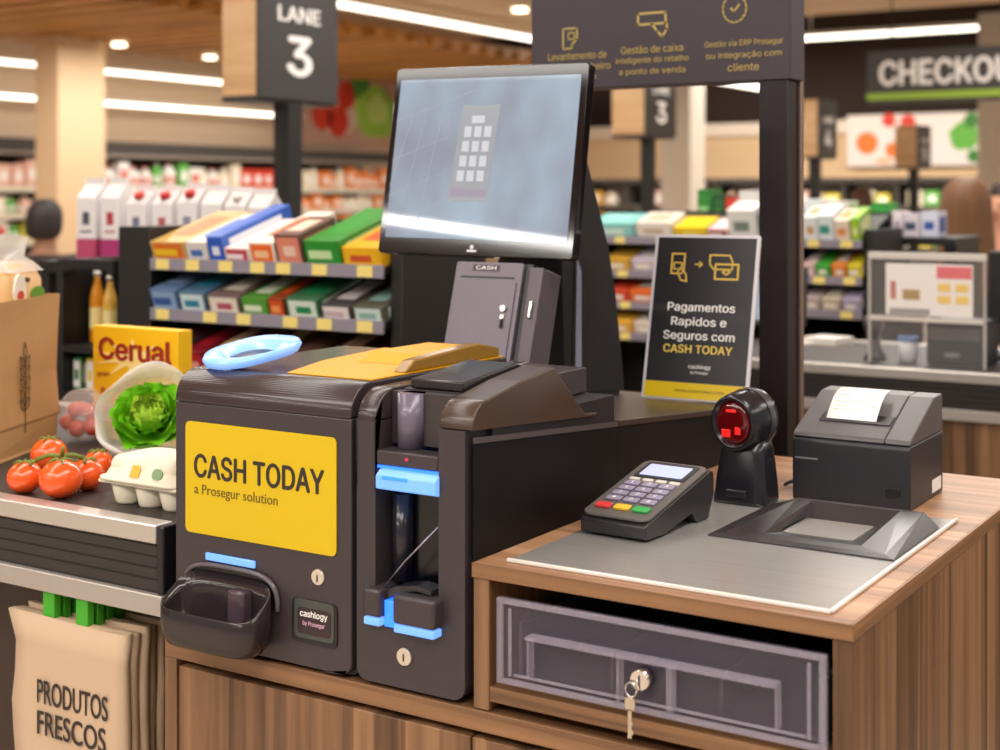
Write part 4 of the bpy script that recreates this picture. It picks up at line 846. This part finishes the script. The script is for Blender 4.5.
# ------------------------------------------------------------------ posters on the walls
def ellpts(cy, cz, ry, rz_, n=24, wob=0): return [(cy+ry*math.cos(a)*(1+wob*math.sin(7*a)), cz+rz_*math.sin(a)*(1+wob*math.sin(5*a))) for a in [2*math.pi*i/n for i in range(n)]]
x = XW+.06; a, b_ = Px(296, 108, x), Px(400, 108, x); z0, z1 = Px(340, 146, x).z, Px(340, 68, x).z
t = thing('produce_poster', 'wide wall poster of tomatoes and lettuce above the far shelves', 'poster', (x, (a.y+b_.y)/2, z0))
G().box(x-.03, x, a.y, b_.y, z0, z1).out('sheet', mat('poster_tan', 'c79b84', .6), t)
def disc(name, px, py, rx_, rz_, m, lift, wob=0):
    c = Px(px, py, x); G().prism(ellpts(c.y, c.z, rx_, rz_, 28, wob), 'x', x+lift, x+lift+.004).out(name, m, t)
disc('printed_bowl', 338, 112, .55, .42, mat('poster_pale', 'd8b5a2', .6), .0005)
for px, py, r in ((322, 115, .26), (338, 121, .28), (346, 95, .25), (327, 96, .2)): disc('printed_tomato', px, py, r*1.0, r, mat('poster_red', 'd83a22', .5), .005)
disc('printed_cucumber', 360, 85, .26, .28, mat('poster_green', '4f8a35', .5), .005, .08); disc('printed_lettuce', 376, 113, .6, .46, mat('poster_lettuce', '9cc446', .5), .006, .07); disc('printed_heart', 377, 110, .3, .26, mat('poster_pale_green', 'c4dc78', .5), .011, .1)
y = YB-.09; a, b_ = Py(847, 140, y), Py(984, 140, y); z0, z1 = Py(900, 166, y).z, Py(900, 114, y).z
t = thing('fruit_poster', 'white wall poster of orange fruit and green leaves behind the lane signs', 'poster', ((a.x+b_.x)/2, y, z0))
G().box(a.x, b_.x, y, y+.03, z0, z1).out('sheet', mat('poster_white', 'ecdcd0', .6), t)
def disc2(name, px, py, r, m, lift, wob=0, rz_=None):
    c = Py(px, py, y); G().prism(ellpts(c.x, c.z, r, rz_ or r, 28, wob), 'y', y-lift-.004, y-lift).out(name, m, t)
OR = mat('poster_orange', 'e8762a', .5)
disc2('printed_orange', 867, 143, .175, OR, .0005); disc2('printed_orange', 893, 150, .12, OR, .0005); disc2('printed_orange', 884, 161, .14, mat('poster_peach', 'f0b486', .5), .0005, 0, .05)
disc2('printed_tomato', 889, 120, .11, MATS['poster_red'], .0005); disc2('printed_tomato', 908, 122, .12, MATS['poster_red'], .0005)
disc2('printed_leaf', 964, 136, .22, mat('poster_leaf', '63a83a', .5), .0005, .08); disc2('printed_leaf', 972, 120, .12, mat('poster_leaf_dark', '3d7a2a', .5), .006, .06); disc2('printed_leaf', 974, 156, .1, MATS['poster_leaf_dark'], .006, .06)
# ------------------------------------------------------------------ far shelving
FIX = mat('fixture_dark', '3d3733', .6); SHW = mat('shelf_cream', 'd8cdbc', .5)
CNT = {}
PROTO = {}
NAMES = {'f2ede6': 'white', 'efe0c4': 'cream', 'e8b54a': 'golden', 'e0452e': 'red', 'f08a3a': 'orange', '63b04a': 'green', 'ecd84a': 'yellow', 'e9b8a4': 'pink', '8a6a5a': 'brown', '9ac0c8': 'pale blue'}
def product(shape, col, loc, rz, w, d, h, where, grp):
    key = (shape, col, round(w, 2), round(d, 2), round(h, 2))
    if key not in PROTO:
        g = G(); m2 = 'f7f2ea' if col != 'f2ede6' else 'd0503a'
        if shape == 'box': g.box(-w/2, w/2, -d/2, d/2, 0, h, .004); g.box(-w*.3, w*.3, -d/2-.002, -d/2, h*.3, h*.7, 0, 1)
        else: g.lathe([(w*.46, 0), (w*.5, h*.03), (w*.5, h*.62), (w*.42, h*.74), (w*.2, h*.86), (w*.2, h*.92)], (0, 0, 0), 12); g.cyl((0, 0, h*.92), (0, 0, h), w*.23, seg=10, mi=1); g.cyl((0, 0, h*.2), (0, 0, h*.5), w*.505, seg=12, mi=1, cap=False)
        me = bpy.data.meshes.new('packaged_'+shape); g.bm.to_mesh(me); g.bm.free(); me.materials.append(mat('far_'+col, col, .5)); me.materials.append(mat('far_'+m2, m2, .5)); PROTO[key] = me
    o = bpy.data.objects.new('grocery_box' if shape == 'box' else 'grocery_bottle', PROTO[key]); COL.objects.link(o); o.location = loc; o.rotation_euler = (0, 0, rz)
    props(o, f'{NAMES[col]} {"carton" if shape == "box" else "bottle"} {where}', 'carton' if shape == 'box' else 'bottle', grp)
# left wall fixture, front towards +x
fx = XW+.75
ya, yb = Px(-25, 190, fx).y, Px(392, 190, fx).y
t = thing('grocery_shelving', 'long dark shelving with cream shelves along the left wall under the tan column', 'shelving', (XW+.4, (ya+yb)/2, 0))
G().box(XW+.02, XW+.07, ya, yb, 0, 1.97).out('back_panel', FIX, t)
G().box(XW+.07, fx+.05, ya, yb, 1.80, 1.97, .01).out('header', FIX, t)
G().box(XW+.07, fx+.06, ya, yb, 1.765, 1.7995).out('header_lip', mat('lip_grey', '9b8f84', .4), t)
G().box(XW+.07, fx, ya, yb, 0, .2).out('plinth', FIX, t)
SZ = (1.34, 1.0, .66)
for z in SZ:
    sh = G().box(XW+.07, fx, ya, yb, z-.04, z).out('shelf', SHW, t); G().box(fx+.0005, fx+.02, ya, yb, z-.05, z+.02).out('price_rail', mat('rail_cream', 'e6ddca', .5), sh)
palettes = {0: (('e9b8a4', 'f2ede6'), ('e8b54a', 'f2ede6'), ('f2ede6', 'f2ede6'), ('63b04a', 'f2ede6'), ('f2ede6', 'efe0c4'), ('e0452e', 'e0452e'), ('ecd84a', 'efe0c4'), ('f08a3a', 'efe0c4'), ('f08a3a', 'f08a3a'))}
random.seed(11)
for si, z in enumerate(SZ):
    yy = ya+.1; run = 0; where = ('on the top shelf of the left wall shelving', 'on the middle shelf of the left wall shelving', 'on the low shelf of the left wall shelving')[si]
    while yy < yb-.2:
        rel = (yy-ya)/(yb-ya)
        if si == 0: pal = palettes[0][min(8, int(rel*9))]
        elif rel > .72: pal = ('f08a3a', 'efe0c4')
        else: pal = random.choice((('efe0c4', 'e8b54a'), ('e8b54a', '8a6a5a'), ('e9b8a4', '63b04a'), ('ecd84a', 'efe0c4'), ('f2ede6', 'e9b8a4')))
        col = random.choice(pal); shape = 'box' if random.random() < (.7 if si == 0 else .45) else 'bottle'
        w = random.choice((.18, .22)); h = random.choice((.23, .28)) if si else random.choice((.3, .36))
        product(shape, col, (fx-.14, yy+w/2, z+.0005), math.pi/2, w, .18, h if si else h, where, 'groceries on the left wall shelving')
        yy += w+.03
# back wall fixture, front towards -y
fy = YB-.75
def backfix(px0, px1, label, where, grp, pal, zh=1.52):
    xa, xb = Py(px0, 190, fy).x, Py(px1, 190, fy).x
    t = thing('back_shelving', label, 'shelving', ((xa+xb)/2, YB-.4, 0))
    G().box(xa, xb, YB-.12, YB-.065, 0, zh).out('back_panel', SHW, t)
    G().box(xa, xb, fy-.04, YB-.125, zh-.09, zh).out('header', FIX, t)
    for xx in [xa+(xb-xa)*k/4 for k in range(5)]: G().box(xx-.03, xx+.03, fy, YB-.125, 0, zh-.0905).out('divider', FIX, t)
    for si, z in enumerate((1.07, .76, .45)):
        G().box(xa, xb, fy, YB-.13, z-.035, z).out('shelf', SHW, t)
        G().box(xa, xb, fy-.015, fy-.0005, z-.045, z+.015).out('price_rail', mat('rail_dark', '5b534b', .5), t)
        xx = xa+.08
        while xx < xb-.2:
            w = random.choice((.17, .21, .24)); near = min(abs(xx+w/2-(xa+(xb-xa)*k/4)) for k in range(5))
            if near > w/2+.035: product(random.choice(('box', 'box', 'bottle')), random.choice(pal), (xx+w/2, fy+.16, z+.0005), 0, w, .2, random.choice((.2, .25)), where[si], grp)
            xx += w+.03
backfix(585, 765, 'cream back wall shelving with dark header seen between screen pedestal and dark post', ('on the top shelf between pedestal and post', 'on the second shelf between pedestal and post', 'on the low shelf between pedestal and post'), 'groceries on the back wall shelving behind the sign', ('f2ede6', 'efe0c4', 'e9b8a4', 'f2ede6', 'efe0c4', 'e8b54a'))
backfix(792, 1010, 'lit back wall shelving under the fruit poster', ('on the top shelf under the fruit poster', 'on the second shelf under the fruit poster', 'on the low shelf under the fruit poster'), 'groceries on the shelving under the fruit poster', ('efe0c4', 'ecd84a', 'f2ede6', 'e9b8a4', 'efe0c4', '63b04a'))
# ------------------------------------------------------------------ next lane: rack, conveyor, screen and people
NY = 3.02
def nx(px): return Py(px, 240, NY).x
rack('lane_rack', 'black shelf rack of packs on the next lane, behind the payment sign and dark post', nx(585), nx(862), NY, (1.104, .99, .885, .78), ((.05, .14, .3, .5, .7, .84, .95), (.06, .15, .32, .5, .72, .86, .96), (.05, .16, .5, .8, .95), (.06, .16, .5, .84)))
GA, GB = 'packs on the top shelf of the next lane rack', 'packs on the lower shelves of the next lane rack'
for i, (a, b_, h, dep, cols, lb, tl) in enumerate((
    (592, 634, .05, .12, ('7cc0bc', '8fcfca', 'd8eeea'), 'teal pack on the next rack beside the black pedestal', TI),
    (637, 672, .055, .12, ('e2d8cc', 'e9e2d8', 'c8b49a'), 'white bag like pack between the teal pack and yellow box', TI),
    (674, 706, .04, .12, ('e6c81c', 'e8c414', 'f0e070'), 'flat yellow box on the next rack above the payment sign', TI),
    (708, 727, .036, .12, ('e4c0c0', '8a1a2c', 'efe6e2'), 'dark red and white box above the payment sign', TI),
    (729, 757, .10, .1, ('e2e2dc', 'e6e8e4', '7a8a82'), 'upright white carton on the next rack touching the post edge', TI),
    (803, 818, .08, .12, ('dfe6e6', 'e8eeee', 'c8a070'), 'pale upright pack on the next rack just past the post', TI),
    (819, 834, .085, .12, ('dce8e8', 'e4eeec', '3a9a8a'), 'white and teal upright pack on the next rack', TI),
    (835, 850, .07, .12, ('e8d4c4', 'efdccc', 'e0944a'), 'peach and orange pack on the next rack', TI),
    (851, 860, .075, .12, ('7ab42a', 'a8cc3a', 'e6ecb0'), 'lime green pack at the end of the next rack', TI))):
    carton('snack_pack', lb, 'box', GA, nx(a), nx(b_), NY+.006, 1.1052, h, dep, cols, tl, i)
for si, (z, packs) in enumerate(((.99, ((605, 630, 'd2a23a', 'gold'), (632, 655, 'c8bcc8', 'pale lilac'), (660, 700, '8a4a3a', 'rust'), (803, 815, 'd8b4b4', 'pale pink'), (816, 830, '46a83c', 'green'), (832, 846, 'e08a3a', 'orange'), (848, 861, 'd8c832', 'yellow'))), (.885, ((608, 628, 'd2452a', 'red'), (630, 656, 'e06a2a', 'orange'), (803, 820, 'b8a8a8', 'grey'), (822, 840, 'c8b8a0', 'beige'), (842, 860, 'a8a0b8', 'lilac'))), (.78, ((608, 632, 'e0a838', 'amber'), (634, 656, 'd8c8b8', 'cream'))))):
    for i, (a, b_, col, nm) in enumerate(packs):
        carton('snack_pack', f'{nm} pack on the {("second", "third", "fourth")[si]} shelf of the next lane rack', 'box', GB, nx(a), nx(b_), NY+.006, z+.0012, .045, .18, (col, col, 'efe8de'), TI, i)
# goods standing behind the next rack
YH = 3.42
t = thing('goods_table', 'dark table behind the next lane rack carrying green and white packs', 'table', (.1, YH+.15, 0))
xa, xb = Py(640, 240, YH).x, Py(955, 240, YH).x
G().box(xa, xb, YH, YH+.34, 1.085, 1.11).out('table_top', RK, t)
for xx in (xa, xb-.04): G().box(xx, xx+.04, YH+.02, YH+.32, 0, 1.085).out('side_panel', RK, t)
for i, (a, b_, h, dep, cols, lb) in enumerate((
    (694, 708, .16, .1, ('2c7a2c', '2f8a30', '9ad48a'), 'tall green pack behind the yellow box'), (709, 721, .14, .1, ('1f4a2a', '2a6a34', '5aa04a'), 'dark green pack behind the dark red box'),
    (722, 735, .13, .1, ('d03a2c', 'd8402e', 'f0d0c0'), 'red pack behind the upright white carton'), (736, 756, .155, .1, ('e8e4de', 'ecebe6', '9ab0a8'), 'white pack with pale print behind the upright white carton'),
    (800, 817, .125, .1, ('e6eef0', 'eaf0f2', '8fb0c8'), 'pale blue white pack behind the next rack'), (818, 846, .12, .1, ('e9e2dc', 'f0e8e0', 'd89a6a'), 'cream pack with orange print behind the next rack'),
    (848, 868, .10, .1, ('5aa82a', '6cb834', 'd2dc4a'), 'bright green bag with yellow print behind the next rack'), (869, 886, .115, .1, ('2f9a3a', '38a844', 'a8dc9a'), 'tall emerald bag beside the bright green bag'),
    (888, 900, .085, .1, ('e6dce0', 'ece4e8', 'b0a0b8'), 'white pack beside the emerald bag'), (901, 917, .08, .1, ('cfc6d0', 'dcd6dc', '4a5470'), 'white pack with navy print near the woman'), (918, 936, .085, .1, ('ccd0e2', 'd8dcec', '3a56a8'), 'white pack with blue label nearest the woman'))):
    carton('snack_pack', lb, 'box', 'packs on the table behind the next rack', Py(a, 230, YH).x, Py(b_, 230, YH).x, YH+.03, 1.1103, h, dep, cols, 0, i)
CY2 = 2.07
t = conveyor(-.72, 2.6, CY2, .6, 'next lane conveyor with silver rails and black band behind the receipt printer')
G().box(-.72, 2.6, CY2+.012, CY2+.5, 0, .728).out('wood_base', WV, t)
# laptop and papers left of the plexiglass on the next conveyor
q = Pz(822, 344, .8425); qz = .8422
t = thing('tilted_screen', 'small grey blue screen on the next lane showing beside the dark post', 'monitor', (q.x-.13, q.y+.12, qz))
G().prism([(q.y+.14, qz+.03), (q.y+.17, qz+.2), (q.y+.185, qz+.2), (q.y+.165, qz+.03)], 'x', q.x-.26, q.x-.105, .002).out('bezel', BLK, t)
G().prism([(q.y+.1415, qz+.045), (q.y+.166, qz+.19), (q.y+.164, qz+.19), (q.y+.139, qz+.045)], 'x', q.x-.25, q.x-.115).out('screen_glass', mat('far_screen', '8b98a8', .15, emit=.3, ecol='8fa0b4'), t)
G().box(q.x-.22, q.x-.14, q.y+.1, q.y+.2, qz, qz+.03, .003).out('foot', BLK, t)
for i, (dx, dy, w_, rz_) in enumerate(((-.09, .03, .12, .35), (.0, .05, .1, -.2))):
    g = G().box(-w_/2, w_/2, -.05, .05, 0, .004+.016*i, .001); props(g.out('paper_stack', mat('paper_soft', 'e2dcd4', .7), None, Matrix.Translation((q.x+dx, q.y+dy, qz-.004+.0002)) @ Matrix.Rotation(rz_, 4, 'Z')), ('thin white papers on the next conveyor nearest the dark post', 'thicker white paper stack on the next conveyor by the plexiglass')[i], 'paper', 'papers on the next conveyor')
# plexiglass screen
PY = CY2+.08; a, b_ = Py(868, 300, PY), Py(986, 300, PY); z = lambda py: Py(925, py, PY).z
PLX = mat('plexi', 'e6e4e2', .06, alpha=.06, spec=.7); FRW = mat('plexi_frame', 'd6d0c8', .3)
t = thing('plexiglass_screen', 'clear plexiglass counter screen with white and red notices on the next lane', 'screen', ((a.x+b_.x)/2, PY, .842))
G().box(a.x+.006, b_.x-.006, PY+.002, PY+.006, .8425, z(258)).out('clear_sheet', PLX, t)
g = G(); g.box(a.x, b_.x, PY-.002, PY+.01, z(260), z(253), .001); g.out('top_rail', FRW, t)
for xx in (a.x, b_.x-.006): G().box(xx, xx+.005, PY-.001, PY+.009, .8425, z(260.2)).out('side_rail', mat('plexi_edge', 'b9b4ad', .25), t)
G().box(a.x+.006, b_.x-.0065, PY-.003, PY+.0015, z(322), z(317.5)).out('middle_rail', FRW, t)
X = lambda px: Py(px, 290, PY).x
nt_ = G().box(X(886), X(973), PY-.002, PY+.001, z(316), z(264)).out('notice', mat('notice_white', 'eee8e4', .5), t)
for nm, x0, x1, y0, y1, col in (('red_header', 937, 972, 278, 266, 'e0747a'), ('brown_card', 903, 920, 300, 290, 'b09468'), ('red_mark', 891, 896, 300, 282, 'c07a72'), ('yellow_field', 938, 951, 291, 283, 'ecca74'), ('yellow_field', 956, 969, 291, 283, 'ecca74'), ('yellow_field', 938, 951, 303, 295, 'ecca74'), ('yellow_field', 956, 969, 303, 295, 'ecca74'), ('grey_footer', 890, 930, 315, 309, 'a09a98')):
    G().box(X(x0), X(x1), PY-.003, PY-.0021, z(y0), z(y1)).out(nm, mat('notice_'+col, col, .5), nt_)
# devices behind the plexiglass
zc_ = .8385
def at2(px, y): return Py(px, 340, y).x
y = CY2+.16
t = thing('till_printer', 'black till printer standing behind the plexiglass on the next lane', 'printer', (at2(950, y), y+.07, zc_))
G().box(at2(926, y), at2(984, y), y, y+.15, zc_, zc_+.105, .006).out('body', PB, t)
G().box(at2(929, y), at2(980, y), y-.002, y-.0003, zc_+.06, zc_+.09).out('face_plate', mat('till_grey', '55504e', .4), t)
G().box(at2(945, y), at2(960, y), y-.004, y-.0021, zc_+.02, zc_+.03).out('badge', MATS['badge_silver'], t)
t = thing('hand_scanner', 'dark hand scanner standing upright at the plexiglass edge on the next lane', 'scanner', (at2(873, y), y+.02, zc_))
x_ = at2(873, y)
G().rings([rr(x_, y+.02, .05, .05, .012, zc_), rr(x_, y+.02, .046, .046, .012, zc_+.012), rr(x_, y+.022, .022, .024, .008, zc_+.03), rr(x_, y+.02, .024, .026, .008, zc_+.07)]).out('base', BLK, t)
G().rings([rr(x_, y+.012, .034, .046, .01, zc_+.07), rr(x_, y+.006, .042, .062, .012, zc_+.09), rr(x_, y+.01, .036, .05, .01, zc_+.112)]).out('head', mat('scanner_brown', '3a3132', .3), t)
t = thing('pen_cup', 'small white cup with blue rim between scanner and till printer on the next lane', 'cup', (at2(905, y), y+.03, zc_))
G().lathe([(.018, 0), (.021, .002), (.024, .05), (.022, .05), (.019, .006)], (at2(905, y), y+.03, zc_), 20).out('cup', mat('cup_white', 'd8d8dc', .4), t)
G().lathe([(.0245, .05), (.025, .062), (.0225, .062), (.022, .0502)], (at2(905, y), y+.03, zc_), 20, cap=False).out('rim', mat('cup_blue', '5a78b0', .4), t)
y = CY2+.38
t = thing('till_monitor', 'black till monitor back at the picture edge beside the plexiglass', 'monitor', (at2(1020, y), y, zc_))
G().box(at2(988, y), at2(1060, y), y, y+.04, zc_+.09, zc_+.27, .006).out('housing', BLKM, t)
G().box(at2(1010, y)-.02, at2(1010, y)+.02, y+.005, y+.035, zc_+.012, zc_+.0895).out('neck', BLKM, t)
G().box(at2(1010, y)-.07, at2(1010, y)+.07, y-.05, y+.09, zc_, zc_+.0118, .003).out('foot', BLKM, t)
# ------------------------------------------------------------------ people
def skin_obj(name, pts, edges, m, parent, sub=2, root=0):
    me = bpy.data.meshes.new(name); me.from_pydata([p[:3] for p in pts], edges, []); me.materials.append(m)
    o = bpy.data.objects.new(name, me); COL.objects.link(o); o.parent = parent
    md = o.modifiers.new('skin', 'SKIN'); md.use_smooth_shade = True; sd = o.modifiers.new('smooth', 'SUBSURF'); sd.levels = sd.render_levels = sub
    lay = me.skin_vertices[0].data
    for i, p in enumerate(pts): lay[i].radius = (p[3], p[4] if len(p) > 4 else p[3]); lay[i].use_root = (i == root)
    return o
def person(label, loc, rz, sit, hairc, topc, legc, skinc, long=False, sc=1.0):
    t = thing('person', label, 'person', loc, (0, 0, rz), local=True)
    p = .50 if sit else .93
    S_ = mat('skin_'+skinc, skinc, .5)
    if sit: legs = lambda s: [(s*.09, -.02, p-.01, .085), (s*.11, -.40, p+.0, .06), (s*.11, -.42, p-.44, .04), (s*.11, -.54, p-.50, .035)]
    else: legs = lambda s: [(s*.09, 0, p-.06, .085), (s*.10, -.01, .50, .058), (s*.10, .02, .10, .04), (s*.10, -.10, .04, .036)]
    arms = lambda s: [(s*.165, .0, p+.47, .055), (s*.215, .03, p+.22, .043), (s*.2, -.17, p+.16, .032), (s*.19, -.25, p+.165, .03)]
    pts = [(0, 0, p, .13, .10), (0, .01, p+.2, .12, .095), (0, .0, p+.40, .14, .1), (0, .01, p+.52, .055), (0, 0, p+.585, .06), (0, -.012, p+.66, .08, .095), (0, -.006, p+.745, .077, .092), (0, 0, p+.795, .045)]
    ed = [(i, i+1) for i in range(7)]
    for s in (-1, 1):
        for ch, base in ((arms(s), 2), (legs(s), 0)):
            n = len(pts); pts += ch; ed += [(base, n)]+[(n+i, n+i+1) for i in range(len(ch)-1)]
    nn = len(pts); pts += [(0, -.108, p+.665, .014), (0, -.122, p+.65, .012)]; ed += [(5, nn), (nn, nn+1)]
    b = skin_obj('body', pts, ed, S_, t)
    tp = [(0, 0, p-.02, .145, .115), (0, .01, p+.2, .135, .112), (0, .0, p+.41, .155, .118), (0, .01, p+.5, .075)]; te = [(0, 1), (1, 2), (2, 3)]
    for s in (-1, 1):
        ch = [(x, y, z, r+.014) for x, y, z, r in arms(s)[:3]]; n = len(tp); tp += ch; te += [(2, n), (n, n+1), (n+1, n+2)]
    skin_obj('jacket', tp, te, mat('cloth_'+topc, topc, .8), t)
    lp = [(0, 0, p+.02, .14, .11)]; le = []
    for s in (-1, 1):
        ch = [(x, y, z, r+.014) for x, y, z, r in legs(s)[:3]]; n = len(lp); lp += ch; le += [(0, n), (n, n+1), (n+1, n+2)]
    skin_obj('trousers', lp, le, mat('cloth_'+legc, legc, .8), t)
    for s in (-1, 1):
        q = legs(s)[3]; g = G(); g.ell((q[0], q[1]+.03, q[2]+.0), (.05, .13, .042), 14); g.out('shoe', BLKM, t)
        G().ell((s*.033, -.095, p+.69), (.013, .008, .008), 10).out('eye', mat('eye_dark', '2a2220', .3), t)
        G().ell((s*.083, .005, p+.67), (.012, .022, .032), 10).out('ear', S_, t)
    G().ell((0, -.1, p+.618), (.026, .01, .007), 10).out('mouth', mat('lip', 'a85a50', .5), t)
    H = mat('hair_'+hairc, hairc, .62, var=.3, vs=(90, 90, 4)); g = G()
    rs = []
    prof = ((.80+.02, .02, .02, .0), (.81, .055, .06, .005), (.77, .088, .1, .012), (.72, .098, .105, .022), (.66, .1, .09, .035)) + (((.58, .105, .08, .05), (.5, .11, .07, .065), (.4, .105, .06, .07), (.33, .085, .045, .07), (.31, .05, .03, .07)) if long else ((.62, .09, .07, .045), (.6, .06, .045, .05)))
    for z, ra, rb, dy in prof: rs.append([Vector((ra*math.cos(a)*(1+.025*math.sin(9*a+z*20)), dy+rb*math.sin(a)*(1+.025*math.sin(7*a)), p+z)) for a in [2*math.pi*i/36 for i in range(36)]])
    g.rings(rs); g.out('hair', H, t)
    if sit:
        g = G(); g.lathe([(.16, p-.19), (.175, p-.17), (.175, p-.15), (.15, p-.14)], (0, 0, 0), 24)
        st = thing('stool', 'round black stool carrying the '+label.split(' seen ')[0].split(' at ')[0].split(' half ')[0].split(' far ')[0], 'stool', loc, (0, 0, rz), local=True)
        g.out('seat', BLKM, st); G().lathe([(.2, 0), (.2, .02), (.03, .04), (.025, p-.19)], (0, 0, 0), 20).out('pedestal', CHROME, st)
    return t
D = 5.6; c = P(966, 240, D); person('person with long brown hair in dark plum top seen from behind', (c.x, c.y, 0), math.pi+.25, True, '6a4526', '453640', '2c2a30', 'c99a7c', True)
D = 8.2; c = P(1004, 240, D); person('person in pale shirt with short dark hair at the picture edge', (c.x, c.y, 0), TH-.9, True, '2c211c', 'd6cdc8', '33323a', 'c99376')
D = 7.8; c = P(45, 240, D); person('person with dark hair half hidden behind the bread pack', (c.x, c.y, -.09), math.pi+TH+.1, True, '1f1714', '2a2424', '222226', 'a87a5e')
D = 13.5; c = P(862, 240, D); person('person with short brown hair far behind the green bags', (c.x, c.y, 0), math.pi+.5, True, '5a3826', '6a4a3a', '2c2a30', 'b98a6c')
